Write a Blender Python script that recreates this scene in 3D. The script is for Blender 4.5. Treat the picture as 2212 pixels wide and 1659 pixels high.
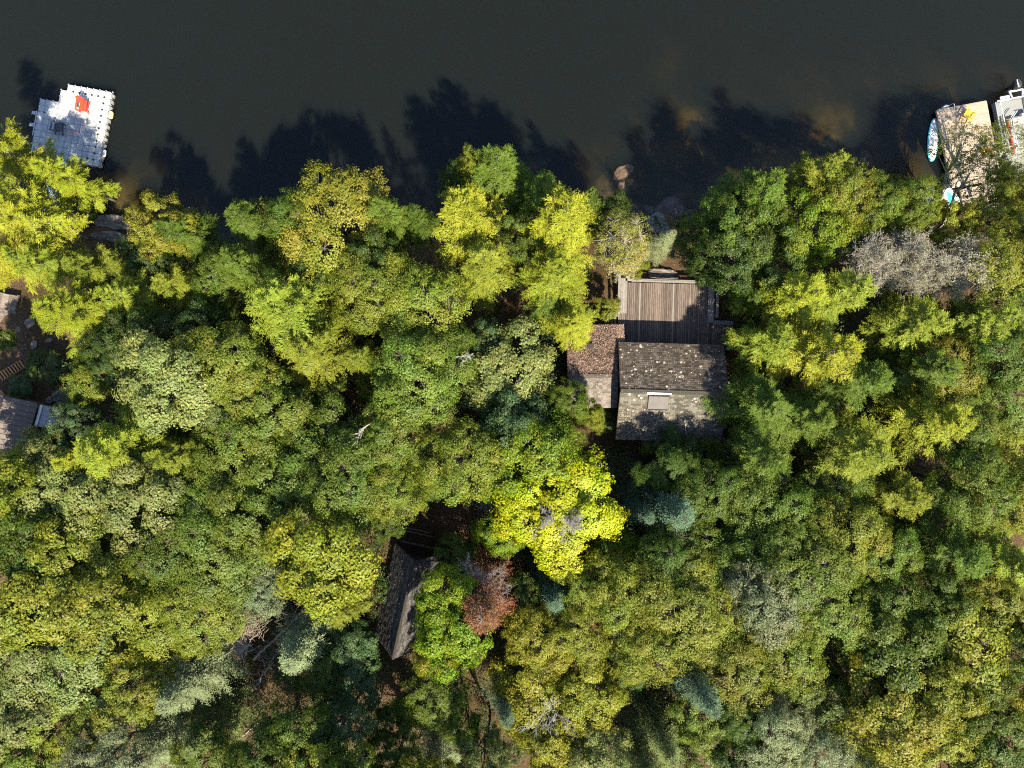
import bpy, math, random
import numpy as np
from mathutils import Vector, Matrix, noise

for o in list(bpy.data.objects):
    bpy.data.objects.remove(o)
SC = bpy.context.scene
COL = SC.collection
PI = math.pi

# ------------------------------------------------------------------ camera
CAM_H = 56.0
cam_d = bpy.data.cameras.new('camera')
cam_d.sensor_width = 36.0
cam_d.lens = 24.5
cam_d.clip_start = 0.5
cam_d.clip_end = 3000.0
cam = bpy.data.objects.new('camera', cam_d)
COL.objects.link(cam)
cam.location = (0, 0, CAM_H)
cam.rotation_euler = (0, 0, 0)
SC.camera = cam

# ------------------------------------------------------------------ world and sun
SUN_EL = math.radians(50)
SH = Vector((-0.40, 0.917, 0)).normalized()          # direction in which shadows fall
world = bpy.data.worlds.new('World')
SC.world = world
world.use_nodes = True
wn = world.node_tree
wn.nodes.clear()
sky = wn.nodes.new('ShaderNodeTexSky')
sky.sky_type = 'NISHITA'
sky.sun_disc = False
sky.sun_elevation = SUN_EL
sky.sun_rotation = math.atan2(-SH.x, -SH.y)
sky.air_density = 1.0
sky.dust_density = 0.6
bgn = wn.nodes.new('ShaderNodeBackground')
bgn.inputs['Strength'].default_value = 0.10
won = wn.nodes.new('ShaderNodeOutputWorld')
wn.links.new(sky.outputs[0], bgn.inputs['Color'])
wn.links.new(bgn.outputs[0], won.inputs['Surface'])

sun_d = bpy.data.lights.new('sun', 'SUN')
sun_d.energy = 5.0
sun_d.angle = math.radians(0.6)
sun_d.color = (1.0, 0.91, 0.70)
sun = bpy.data.objects.new('sun', sun_d)
COL.objects.link(sun)
sdir = Vector((SH.x * math.cos(SUN_EL), SH.y * math.cos(SUN_EL), -math.sin(SUN_EL)))
sun.rotation_euler = sdir.to_track_quat('-Z', 'Y').to_euler()
sun.location = (20, -40, 60)

SC.view_settings.view_transform = 'Standard'
SC.view_settings.look = 'None'
SC.view_settings.gamma = 1.0
SC.view_settings.use_curve_mapping = False
SC.view_settings.exposure = 1.75
SC.render.engine = 'CYCLES'
cy = SC.cycles
cy.max_bounces = 5
cy.diffuse_bounces = 2
cy.glossy_bounces = 2
cy.transmission_bounces = 3
cy.volume_bounces = 0
cy.transparent_max_bounces = 8
cy.caustics_reflective = False
cy.caustics_refractive = False
cy.use_denoising = False
cy.filter_width = 1.15
cy.sample_clamp_indirect = 4.0
SC.render.film_transparent = False

# ------------------------------------------------------------------ helpers
PXM = 26.89                                           # picture units per metre on the lake surface


def W(px, py, z=0.0):
    k = (CAM_H - z) / CAM_H / PXM
    return Vector(((px - 1106) * k, (829.5 - py) * k, z))


def S(sx, sy, z=0.0):
    return W(sx * 0.69125, sy * 0.69125, z)


def link(o, parent=None):
    COL.objects.link(o)
    if parent is not None:
        o.parent = parent
    return o


def props(o, label=None, cat=None, group=None, kind=None):
    if label: o['label'] = label
    if cat: o['category'] = cat
    if group: o['group'] = group
    if kind: o['kind'] = kind
    return o


def empty(name, loc, label, cat, group=None, rz=0.0):
    o = bpy.data.objects.new(name, None)
    o.empty_display_size = 0.3
    o.location = loc
    o.rotation_euler = (0, 0, rz)
    link(o)
    return props(o, label, cat, group)


def mesh_np(name, V, F, mats, attrs=None, smooth=False, mat_idx=None):
    """V (n,3); F (m,k) all of one size, or a list of faces"""
    me = bpy.data.meshes.new(name)
    V = np.asarray(V, dtype=np.float32)
    if isinstance(F, np.ndarray):
        m, k = F.shape
        me.vertices.add(len(V))
        me.vertices.foreach_set('co', V.ravel())
        me.loops.add(m * k)
        me.loops.foreach_set('vertex_index', F.astype(np.int32).ravel())
        me.polygons.add(m)
        me.polygons.foreach_set('loop_start', np.arange(0, m * k, k, dtype=np.int32))
        me.polygons.foreach_set('loop_total', np.full(m, k, dtype=np.int32))
        me.update(calc_edges=True)
    else:
        me.from_pydata([tuple(v) for v in V], [], F)
        me.update()
    if attrs:
        for an, arr in attrs.items():
            a = me.attributes.new(an, 'FLOAT', 'POINT')
            a.data.foreach_set('value', np.asarray(arr, dtype=np.float32))
    if not isinstance(mats, (list, tuple)):
        mats = [mats]
    for mt in mats:
        me.materials.append(mt)
    if mat_idx is not None:
        me.polygons.foreach_set('material_index', np.asarray(mat_idx, dtype=np.int32))
    if smooth:
        me.polygons.foreach_set('use_smooth', np.ones(len(me.polygons), dtype=bool))
    return me


def mobj(name, me, parent=None, loc=None, rot=None):
    o = bpy.data.objects.new(name, me)
    if loc is not None: o.location = loc
    if rot is not None: o.rotation_euler = rot
    return link(o, parent)


BOXF = [(0, 3, 2, 1), (4, 5, 6, 7), (0, 1, 5, 4), (1, 2, 6, 5), (2, 3, 7, 6), (3, 0, 4, 7)]


class MB:
    """collects boxes, prisms and tubes into one mesh"""
    def __init__(self):
        self.v, self.f, self.m = [], [], []

    def add(self, vs, fs, mi=0):
        b = len(self.v)
        self.v += [tuple(v) for v in vs]
        self.f += [tuple(b + i for i in f) for f in fs]
        self.m += [mi] * len(fs)
        return self

    def box(self, c, s, rz=0.0, mi=0, M=None, bev=0.0):
        hx, hy, hz = s[0] / 2, s[1] / 2, s[2] / 2
        if bev > 0:
            b = min(bev, hx * .45, hy * .45, hz * .9)
            pts = [(-hx, -hy, -hz), (hx, -hy, -hz), (hx, hy, -hz), (-hx, hy, -hz),
                   (-hx, -hy, hz - b), (hx, -hy, hz - b), (hx, hy, hz - b), (-hx, hy, hz - b),
                   (-hx + b, -hy + b, hz), (hx - b, -hy + b, hz), (hx - b, hy - b, hz), (-hx + b, hy - b, hz)]
            fs = [(0, 3, 2, 1), (8, 9, 10, 11)]
            for i in range(4):
                j = (i + 1) % 4
                fs += [(i, j, 4 + j, 4 + i), (4 + i, 4 + j, 8 + j, 8 + i)]
        else:
            pts = [(-hx, -hy, -hz), (hx, -hy, -hz), (hx, hy, -hz), (-hx, hy, -hz),
                   (-hx, -hy, hz), (hx, -hy, hz), (hx, hy, hz), (-hx, hy, hz)]
            fs = BOXF
        R = M if M is not None else Matrix.Rotation(rz, 3, 'Z')
        c = Vector(c)
        return self.add([c + R @ Vector(p) for p in pts], fs, mi)

    def beam(self, a, b, w, h, mi=0):
        """box from a to b, w wide and h tall"""
        a, b = Vector(a), Vector(b)
        d = b - a
        x = d.normalized()
        up = Vector((0, 0, 1)) if abs(x.z) < .95 else Vector((0, 1, 0))
        y = up.cross(x).normalized()
        z = x.cross(y)
        M = Matrix((x, y, z)).transposed()
        return self.box((a + b) / 2, (d.length, w, h), M=M, mi=mi)

    def tube(self, pts, r, n=8, mi=0, closed=False):
        pts = [Vector(p) for p in pts]
        rs = r if isinstance(r, (list, tuple)) else [r] * len(pts)
        rings = []
        k = len(pts)
        for i, p in enumerate(pts):
            if closed:
                d = pts[(i + 1) % k] - pts[i - 1]
            else:
                d = pts[min(i + 1, k - 1)] - pts[max(i - 1, 0)]
            d = d.normalized()
            up = Vector((0, 0, 1)) if abs(d.z) < .9 else Vector((1, 0, 0))
            x = up.cross(d).normalized()
            y = d.cross(x)
            rings.append([p + (x * math.cos(a) + y * math.sin(a)) * rs[i] for a in [2 * PI * j / n for j in range(n)]])
        vs = [v for rg in rings for v in rg]
        fs = []
        for i in range(k if closed else k - 1):
            i2 = (i + 1) % k
            for j in range(n):
                j2 = (j + 1) % n
                fs.append((i * n + j, i * n + j2, i2 * n + j2, i2 * n + j))
        if not closed:
            fs.append(tuple(reversed(range(n))))
            fs.append(tuple((k - 1) * n + j for j in range(n)))
        return self.add(vs, fs, mi)

    def cyl(self, c, r, h, n=12, mi=0, r2=None):
        c = Vector(c)
        r2 = r if r2 is None else r2
        vs = [c + Vector((math.cos(2 * PI * j / n) * r, math.sin(2 * PI * j / n) * r, 0)) for j in range(n)]
        vs += [c + Vector((math.cos(2 * PI * j / n) * r2, math.sin(2 * PI * j / n) * r2, h)) for j in range(n)]
        fs = [(j, (j + 1) % n, n + (j + 1) % n, n + j) for j in range(n)]
        fs += [tuple(reversed(range(n))), tuple(n + j for j in range(n))]
        return self.add(vs, fs, mi)

    def mesh(self, name, mats, smooth=False):
        return mesh_np(name, self.v, self.f, mats, smooth=smooth, mat_idx=self.m)

    def obj(self, name, mats, parent=None, smooth=False, loc=None, rot=None):
        return mobj(name, self.mesh(name, mats, smooth), parent, loc, rot)


# ------------------------------------------------------------------ materials
def new_mat(name):
    m = bpy.data.materials.new(name)
    m.use_nodes = True
    nt = m.node_tree
    nt.nodes.clear()
    return m, nt, nt.nodes, nt.links


def ramp(N, stops):
    r = N.new('ShaderNodeValToRGB')
    el = r.color_ramp.elements
    while len(el) > 1:
        el.remove(el[-1])
    el[0].position = stops[0][0]
    el[0].color = (*stops[0][1], 1)
    for p, c in stops[1:]:
        e = el.new(p)
        e.color = (*c, 1)
    return r


def surf_mat(name, stops, scale=4.0, detail=6.0, rough=0.7, bump=0.3, spec=0.3, stretch=(1, 1, 1), metal=0.0,
             vary=0.0, fine=0.0, dist=0.02, coat=0.0):
    """noise coloured rough surface; vary = brightness change from piece to piece"""
    m, nt, N, L = new_mat(name)
    tc = N.new('ShaderNodeTexCoord')
    mp = N.new('ShaderNodeMapping')
    mp.inputs['Scale'].default_value = stretch
    L.new(tc.outputs['Object'], mp.inputs[0])
    nz = N.new('ShaderNodeTexNoise')
    nz.inputs['Scale'].default_value = scale
    nz.inputs['Detail'].default_value = detail
    nz.inputs['Roughness'].default_value = 0.65
    src = mp.outputs[0]
    if vary > 0:
        oi = N.new('ShaderNodeObjectInfo')
        ad = N.new('ShaderNodeVectorMath'); ad.operation = 'ADD'
        sc_ = N.new('ShaderNodeVectorMath'); sc_.operation = 'SCALE'
        cb = N.new('ShaderNodeCombineXYZ')
        for i in range(3):
            L.new(oi.outputs['Random'], cb.inputs[i])
        L.new(cb.outputs[0], sc_.inputs[0])
        sc_.inputs['Scale'].default_value = 57.0
        L.new(mp.outputs[0], ad.inputs[0]); L.new(sc_.outputs[0], ad.inputs[1])
        src = ad.outputs[0]
    L.new(src, nz.inputs['Vector'])
    rp = ramp(N, stops)
    L.new(nz.outputs['Fac'], rp.inputs[0])
    colr = rp.outputs[0]
    if vary > 0:
        mr = N.new('ShaderNodeMapRange')
        mr.inputs['To Min'].default_value = 1 - vary
        mr.inputs['To Max'].default_value = 1 + vary
        L.new(oi.outputs['Random'], mr.inputs['Value'])
        hs = N.new('ShaderNodeHueSaturation')
        L.new(mr.outputs[0], hs.inputs['Value'])
        L.new(colr, hs.inputs['Color'])
        colr = hs.outputs[0]
    bs = N.new('ShaderNodeBsdfPrincipled')
    bs.inputs['Roughness'].default_value = rough
    bs.inputs['Specular IOR Level'].default_value = spec
    bs.inputs['Metallic'].default_value = metal
    bs.inputs['Coat Weight'].default_value = coat
    L.new(colr, bs.inputs['Base Color'])
    if bump > 0:
        b = N.new('ShaderNodeBump')
        b.inputs['Strength'].default_value = bump
        b.inputs['Distance'].default_value = dist
        L.new(nz.outputs['Fac'], b.inputs['Height'])
        L.new(b.outputs[0], bs.inputs['Normal'])
    out = N.new('ShaderNodeOutputMaterial')
    L.new(bs.outputs[0], out.inputs['Surface'])
    return m


def leaf_mat(name, trans=0.35, gloss=0.05, yellow=(0.42, 0.27, 0.02), hue=0.075):
    """leaf colour = the object's own colour, varied leaf by leaf (attribute tint) and spray by spray (attribute age)"""
    m, nt, N, L = new_mat(name)
    oi = N.new('ShaderNodeObjectInfo')
    at = N.new('ShaderNodeAttribute'); at.attribute_name = 'tint'
    ag = N.new('ShaderNodeAttribute'); ag.attribute_name = 'age'
    hs = N.new('ShaderNodeHueSaturation')
    mh = N.new('ShaderNodeMapRange')
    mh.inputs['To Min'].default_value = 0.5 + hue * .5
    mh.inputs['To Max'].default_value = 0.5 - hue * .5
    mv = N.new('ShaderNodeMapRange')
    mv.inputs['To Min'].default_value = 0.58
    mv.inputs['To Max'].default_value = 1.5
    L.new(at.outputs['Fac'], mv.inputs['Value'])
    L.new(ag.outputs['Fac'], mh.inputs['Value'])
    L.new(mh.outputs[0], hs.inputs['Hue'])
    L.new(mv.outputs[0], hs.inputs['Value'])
    L.new(oi.outputs['Color'], hs.inputs['Color'])
    st = N.new('ShaderNodeMapRange')
    st.inputs['From Min'].default_value = 0.93
    st.inputs['From Max'].default_value = 1.0
    st.inputs['To Max'].default_value = 0.75
    L.new(ag.outputs['Fac'], st.inputs['Value'])
    mx = N.new('ShaderNodeMix'); mx.data_type = 'RGBA'
    L.new(st.outputs[0], mx.inputs[0])
    L.new(hs.outputs[0], mx.inputs[6])
    mx.inputs[7].default_value = (*yellow, 1)
    col = mx.outputs[2]
    df = N.new('ShaderNodeBsdfDiffuse')
    L.new(col, df.inputs['Color'])
    tl = N.new('ShaderNodeBsdfTranslucent')
    g2 = N.new('ShaderNodeMix'); g2.data_type = 'RGBA'; g2.blend_type = 'MULTIPLY'
    g2.inputs[0].default_value = 1.0
    L.new(col, g2.inputs[6])
    g2.inputs[7].default_value = (1.35, 1.25, 0.5, 1)
    L.new(g2.outputs[2], tl.inputs['Color'])
    m1 = N.new('ShaderNodeMixShader')
    m1.inputs[0].default_value = trans
    L.new(df.outputs[0], m1.inputs[1]); L.new(tl.outputs[0], m1.inputs[2])
    gl = N.new('ShaderNodeBsdfGlossy')
    gl.inputs['Roughness'].default_value = 0.5
    m2 = N.new('ShaderNodeMixShader')
    m2.inputs[0].default_value = gloss
    L.new(m1.outputs[0], m2.inputs[1]); L.new(gl.outputs[0], m2.inputs[2])
    out = N.new('ShaderNodeOutputMaterial')
    L.new(m2.outputs[0], out.inputs['Surface'])
    return m


M_leaf = leaf_mat('leaf', 0.38, 0.018, yellow=(.36, .34, .03))
M_needle = leaf_mat('needle', 0.27, 0.010, yellow=(0.30, 0.25, 0.03), hue=0.05)
M_bark = surf_mat('bark', [(.3, (.06, .047, .037)), (.7, (.17, .145, .12))], 9, 8, .9, .6, .1, (1, 1, .25))
M_birchbark = surf_mat('birch_bark', [(.35, (.10, .085, .07)), (.5, (.34, .31, .27)), (.7, (.48, .45, .40))], 6, 8, .8, .4, .2, (1, 1, 3))
M_grey_twig = surf_mat('grey_twig', [(.3, (.15, .135, .125)), (.7, (.32, .295, .275))], 5, 6, .9, .3, .1)
M_dead_twig = surf_mat('dead_twig', [(.3, (.11, .08, .06)), (.7, (.29, .235, .19))], 5, 6, .9, .3, .1)
M_rust_twig = surf_mat('rust_twig', [(.3, (.15, .12, .11)), (.7, (.33, .29, .27))], 5, 6, .9, .3, .1)


def ground_mat():
    m, nt, N, L = new_mat('forest_floor')
    tc = N.new('ShaderNodeTexCoord')
    geo = N.new('ShaderNodeNewGeometry')
    n1 = N.new('ShaderNodeTexNoise'); n1.inputs['Scale'].default_value = .35; n1.inputs['Detail'].default_value = 5
    n2 = N.new('ShaderNodeTexNoise'); n2.inputs['Scale'].default_value = 9; n2.inputs['Detail'].default_value = 10
    n2.inputs['Roughness'].default_value = .75
    n3 = N.new('ShaderNodeTexVoronoi'); n3.inputs['Scale'].default_value = 11
    for n in (n1, n2, n3):
        L.new(tc.outputs['Object'], n.inputs['Vector'])
    r2 = ramp(N, [(.28, (.02, .013, .009)), (.45, (.05, .031, .019)), (.6, (.105, .062, .035)), (.78, (.20, .13, .085))])
    L.new(n2.outputs['Fac'], r2.inputs[0])
    r1 = ramp(N, [(.4, (1, 1, 1)), (.62, (.62, .72, .5))])
    L.new(n1.outputs['Fac'], r1.inputs[0])
    mu = N.new('ShaderNodeMix'); mu.data_type = 'RGBA'; mu.blend_type = 'MULTIPLY'; mu.inputs[0].default_value = 1
    L.new(r2.outputs[0], mu.inputs[6]); L.new(r1.outputs[0], mu.inputs[7])
    # litter flecks
    r3 = ramp(N, [(0.0, (1, 1, 1)), (.06, (0, 0, 0))])
    L.new(n3.outputs['Distance'], r3.inputs[0])
    mf = N.new('ShaderNodeMix'); mf.data_type = 'RGBA'
    L.new(r3.outputs[0], mf.inputs[0]); L.new(mu.outputs[2], mf.inputs[6])
    mf.inputs[7].default_value = (.22, .165, .115, 1)
    # lake bed: sand, silt and weed below the waterline
    sx = N.new('ShaderNodeSeparateXYZ')
    L.new(geo.outputs['Position'], sx.inputs[0])
    n4 = N.new('ShaderNodeTexNoise'); n4.inputs['Scale'].default_value = .22; n4.inputs['Detail'].default_value = 7
    n4.inputs['Roughness'].default_value = .62; n4.inputs['Distortion'].default_value = .6
    L.new(tc.outputs['Object'], n4.inputs['Vector'])
    r4 = ramp(N, [(.36, (.035, .032, .02)), (.50, (.10, .082, .05)), (.60, (.22, .175, .10)), (.74, (.40, .32, .19))])
    L.new(n4.outputs['Fac'], r4.inputs[0])
    mr = N.new('ShaderNodeMapRange')
    mr.inputs['From Min'].default_value = 0.10
    mr.inputs['From Max'].default_value = -0.10
    L.new(sx.outputs['Z'], mr.inputs['Value'])
    mb = N.new('ShaderNodeMix'); mb.data_type = 'RGBA'
    L.new(mr.outputs[0], mb.inputs[0]); L.new(mf.outputs[2], mb.inputs[6]); L.new(r4.outputs[0], mb.inputs[7])
    bs = N.new('ShaderNodeBsdfPrincipled')
    bs.inputs['Roughness'].default_value = .95
    bs.inputs['Specular IOR Level'].default_value = .1
    L.new(mb.outputs[2], bs.inputs['Base Color'])
    b = N.new('ShaderNodeBump'); b.inputs['Strength'].default_value = .7; b.inputs['Distance'].default_value = .06
    L.new(n2.outputs['Fac'], b.inputs['Height'])
    L.new(b.outputs[0], bs.inputs['Normal'])
    out = N.new('ShaderNodeOutputMaterial')
    L.new(bs.outputs[0], out.inputs['Surface'])
    return m


def water_mat():
    m, nt, N, L = new_mat('lake_water')
    tc = N.new('ShaderNodeTexCoord')
    mp = N.new('ShaderNodeMapping')
    mp.inputs['Rotation'].default_value = (0, 0, math.radians(24))
    mp.inputs['Scale'].default_value = (1.0, 2.2, 1)
    L.new(tc.outputs['Object'], mp.inputs[0])
    n1 = N.new('ShaderNodeTexNoise'); n1.inputs['Scale'].default_value = 1.6; n1.inputs['Detail'].default_value = 5
    n1.inputs['Roughness'].default_value = .6
    n2 = N.new('ShaderNodeTexNoise'); n2.inputs['Scale'].default_value = .25; n2.inputs['Detail'].default_value = 2
    L.new(mp.outputs[0], n1.inputs['Vector'])
    L.new(tc.outputs['Object'], n2.inputs['Vector'])
    mm = N.new('ShaderNodeMath'); mm.operation = 'MULTIPLY'
    L.new(n1.outputs['Fac'], mm.inputs[0]); L.new(n2.outputs['Fac'], mm.inputs[1])
    b = N.new('ShaderNodeBump'); b.inputs['Strength'].default_value = .6; b.inputs['Distance'].default_value = .12
    L.new(mm.outputs[0], b.inputs['Height'])
    fr = N.new('ShaderNodeFresnel'); fr.inputs['IOR'].default_value = 1.33
    L.new(b.outputs[0], fr.inputs['Normal'])
    gl = N.new('ShaderNodeBsdfGlossy'); gl.inputs['Roughness'].default_value = .2
    L.new(b.outputs[0], gl.inputs['Normal'])
    tr = N.new('ShaderNodeBsdfTransparent')
    mx = N.new('ShaderNodeMixShader')
    L.new(fr.outputs[0], mx.inputs[0]); L.new(tr.outputs[0], mx.inputs[1]); L.new(gl.outputs[0], mx.inputs[2])
    ab = N.new('ShaderNodeVolumeAbsorption')
    ab.inputs['Color'].default_value = (.46, .42, .14, 1)
    ab.inputs['Density'].default_value = 1.0
    vs = N.new('ShaderNodeVolumeScatter')
    vs.inputs['Color'].default_value = (.37, .50, .62, 1)
    vs.inputs['Density'].default_value = .052
    vs.inputs['Anisotropy'].default_value = 0.0
    ad = N.new('ShaderNodeAddShader')
    L.new(ab.outputs[0], ad.inputs[0]); L.new(vs.outputs[0], ad.inputs[1])
    out = N.new('ShaderNodeOutputMaterial')
    L.new(mx.outputs[0], out.inputs['Surface'])
    L.new(ad.outputs[0], out.inputs['Volume'])
    m.volume_intersection_method = 'ACCURATE' if hasattr(m, 'volume_intersection_method') else m.volume_intersection_method
    return m


def shingle_mat(name, stops, moss=(.10, .095, .04), moss_at=.62):
    m, nt, N, L = new_mat(name)
    tc = N.new('ShaderNodeTexCoord')
    at = N.new('ShaderNodeAttribute'); at.attribute_name = 'tint'
    n1 = N.new('ShaderNodeTexNoise'); n1.inputs['Scale'].default_value = 1.1; n1.inputs['Detail'].default_value = 7
    n1.inputs['Roughness'].default_value = .68
    n2 = N.new('ShaderNodeTexNoise'); n2.inputs['Scale'].default_value = 22; n2.inputs['Detail'].default_value = 5
    L.new(tc.outputs['Object'], n1.inputs['Vector']); L.new(tc.outputs['Object'], n2.inputs['Vector'])
    rp = ramp(N, stops)
    mxv = N.new('ShaderNodeMath'); mxv.operation = 'MULTIPLY_ADD'
    L.new(n2.outputs['Fac'], mxv.inputs[0]); mxv.inputs[1].default_value = .55
    mh = N.new('ShaderNodeMath'); mh.operation = 'MULTIPLY'; mh.inputs[1].default_value = .45
    L.new(at.outputs['Fac'], mh.inputs[0]); L.new(mh.outputs[0], mxv.inputs[2])
    L.new(mxv.outputs[0], rp.inputs[0])
    rm = ramp(N, [(moss_at, (0, 0, 0)), (moss_at + .14, (1, 1, 1))])
    L.new(n1.outputs['Fac'], rm.inputs[0])
    mx = N.new('ShaderNodeMix'); mx.data_type = 'RGBA'
    L.new(rm.outputs[0], mx.inputs[0]); L.new(rp.outputs[0], mx.inputs[6])
    mx.inputs[7].default_value = (*moss, 1)
    bs = N.new('ShaderNodeBsdfPrincipled')
    bs.inputs['Roughness'].default_value = .92
    bs.inputs['Specular IOR Level'].default_value = .15
    L.new(mx.outputs[2], bs.inputs['Base Color'])
    b = N.new('ShaderNodeBump'); b.inputs['Strength'].default_value = .5; b.inputs['Distance'].default_value = .01
    L.new(n2.outputs['Fac'], b.inputs['Height']); L.new(b.outputs[0], bs.inputs['Normal'])
    out = N.new('ShaderNodeOutputMaterial')
    L.new(bs.outputs[0], out.inputs['Surface'])
    return m


M_ground = ground_mat()
M_water = water_mat()
M_rock = surf_mat('bedrock', [(.25, (.035, .028, .024)), (.45, (.10, .082, .07)), (.6, (.17, .145, .125)), (.75, (.26, .235, .21))],
                  1.3, 10, .85, .9, .25, (1, 2.4, 2), dist=.08)
M_pinkrock = surf_mat('pink_rock', [(.3, (.045, .032, .027)), (.5, (.13, .09, .078)), (.7, (.23, .17, .15))],
                      1.8, 10, .8, .8, .25, dist=.06)
M_deckwood = surf_mat('weathered_plank', [(.25, (.045, .034, .029)), (.5, (.105, .081, .070)), (.75, (.185, .15, .132))],
                      3.0, 9, .85, .5, .15, (9, .55, 4), vary=.3)
M_benchwood = surf_mat('bench_wood', [(.25, (.10, .088, .08)), (.55, (.18, .165, .152)), (.8, (.26, .235, .22))],
                       3.0, 9, .85, .4, .15, (3, 3, 3), vary=.12)
M_dockwood = surf_mat('dock_plank', [(.25, (.20, .15, .11)), (.55, (.32, .25, .195)), (.8, (.40, .33, .265))],
                      3.0, 8, .8, .4, .2, (.6, 8, 4), vary=.13)
M_greywood = surf_mat('grey_plank', [(.25, (.07, .055, .045)), (.55, (.15, .12, .10)), (.8, (.25, .205, .17))],
                      3.0, 8, .85, .5, .15, (.6, 8, 4), vary=.25)
M_orangewood = surf_mat('orange_plank', [(.3, (.22, .10, .045)), (.7, (.42, .22, .10))], 3, 8, .8, .4, .2, (6, .6, 4), vary=.2)
M_wallwood = surf_mat('stained_wall', [(.3, (.05, .035, .025)), (.7, (.12, .085, .06))], 3, 8, .8, .5, .2, (1, 1, 6))
M_shingle = shingle_mat('old_shingle', [(.25, (.027, .022, .018)), (.5, (.056, .046, .038)), (.75, (.098, .082, .07))],
                        moss=(.115, .09, .055))
M_shingle_olive = shingle_mat('olive_shingle', [(.25, (.040, .037, .029)), (.5, (.080, .074, .060)), (.75, (.13, .12, .10))],
                              moss=(.085, .080, .045))
M_shingle_pale = shingle_mat('pale_shingle', [(.25, (.062, .053, .047)), (.5, (.115, .10, .09)), (.75, (.18, .16, .147))],
                             moss=(.19, .15, .12))
M_shingle_dark = shingle_mat('dark_shingle', [(.25, (.028, .026, .026)), (.5, (.058, .055, .054)), (.75, (.10, .095, .092))],
                             moss=(.075, .07, .06), moss_at=.66)
M_lichen = surf_mat('lichen', [(.35, (.24, .21, .17)), (.65, (.42, .39, .33))], 14, 5, .95, .3, .1)
M_litter = leaf_mat('fallen_leaf', .1, .01, yellow=(.34, .24, .18), hue=.02)
M_flash = surf_mat('metal_flashing', [(.3, (.62, .55, .50)), (.7, (.78, .70, .65))], 5, 4, .5, .1, .4)
M_glass = surf_mat('skylight_glass', [(.3, (.075, .066, .064)), (.7, (.095, .084, .08))], 2, 3, .6, .05, .2)
M_black = surf_mat('black_rubber', [(.3, (.012, .012, .015)), (.7, (.03, .03, .034))], 8, 4, .5, .2, .4)
M_cube = surf_mat('float_plastic', [(.3, (.25, .24, .225)), (.5, (.36, .355, .345)), (.7, (.42, .415, .405))], 2.2, 8, .55, .12, .3, vary=.07)
M_shadecube_pin = surf_mat('shade_cube_pin_plastic', [(.3, (.18, .185, .195)), (.5, (.25, .26, .275)), (.7, (.30, .31, .325))], 2.2, 8, .5, .12, .4, vary=.08)  # float plastic greyed to stand for tree shade; also the grey connector pins
M_redplastic = surf_mat('red_plastic', [(.3, (.72, .035, .015)), (.7, (.85, .06, .025))], 5, 4, .4, .05, .4)
M_darkplastic = surf_mat('charcoal_plastic', [(.3, (.022, .026, .036)), (.7, (.042, .048, .062))], 5, 4, .5, .05, .4)
M_yellowplastic = surf_mat('yellow_plastic', [(.3, (.72, .43, .03)), (.7, (.85, .55, .06))], 5, 4, .4, .05, .4)
M_orangeplastic = surf_mat('orange_plastic', [(.3, (.78, .30, .02)), (.7, (.88, .40, .04))], 5, 4, .4, .05, .4)
M_fender = surf_mat('yellow_fender', [(.3, (.80, .62, .18)), (.7, (.90, .74, .30))], 5, 4, .35, .05, .5)
M_white = surf_mat('white_gelcoat', [(.3, (.50, .505, .51)), (.7, (.58, .585, .59))], 3, 4, .3, .05, .5)
M_teal = surf_mat('teal_board', [(.3, (.03, .34, .38)), (.7, (.06, .46, .50))], 3, 4, .35, .05, .5)
M_palepad = surf_mat('pale_grey_pad', [(.3, (.42, .49, .53)), (.7, (.55, .62, .66))], 3, 4, .5, .05, .4)
M_alu = surf_mat('aluminium', [(.3, (.30, .31, .32)), (.7, (.42, .43, .44))], 4, 5, .35, .1, .5, metal=.5)
M_carpet = surf_mat('boat_carpet', [(.3, (.13, .135, .135)), (.7, (.22, .225, .225))], 40, 5, .95, .3, .1)
M_redpaint = surf_mat('dark_red_paint', [(.3, (.22, .015, .02)), (.7, (.30, .025, .03))], 3, 4, .3, .05, .5)
M_vinyl = surf_mat('beige_vinyl', [(.3, (.52, .41, .34)), (.7, (.64, .52, .44))], 6, 4, .5, .2, .4)
M_metalroof = surf_mat('brown_metal_roof', [(.3, (.072, .053, .044)), (.7, (.098, .075, .064))], 6, 5, .45, .08, .4)
M_metalgrey = surf_mat('grey_metal_roof', [(.3, (.22, .22, .25)), (.7, (.29, .29, .33))], 6, 5, .4, .08, .45)
M_moss = surf_mat('moss_pad', [(.3, (.02, .05, .012)), (.7, (.05, .10, .02))], 12, 6, .95, .6, .1)

# ------------------------------------------------------------------ terrain and lake
SHX = np.array([-400, -60, -38, -33, -30, -26, -20, -14, -5, 2, 8, 10.5, 12.0, 13.5, 15, 19, 24, 30, 36, 60, 400.])
SHY = np.array([13, 13, 13.8, 13.2, 12.4, 11.4, 11.0, 11.0, 11.8, 12.3, 12.6, 12.9, 13.4, 12.9, 11.8, 12.0, 12.6, 14.0, 15.2, 16, 16.])


def sm(a, b, x):
    t = np.clip((x - a) / (b - a), 0, 1)
    return t * t * (3 - 2 * t)


def wob(x, y):
    return (np.sin(x * .9 + 1.3) * np.cos(y * .7 - .4) * .5 + np.sin(x * 2.1 + y * 1.3) * .28 + np.sin(x * .31 - y * .43 + 2) * .7)


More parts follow.
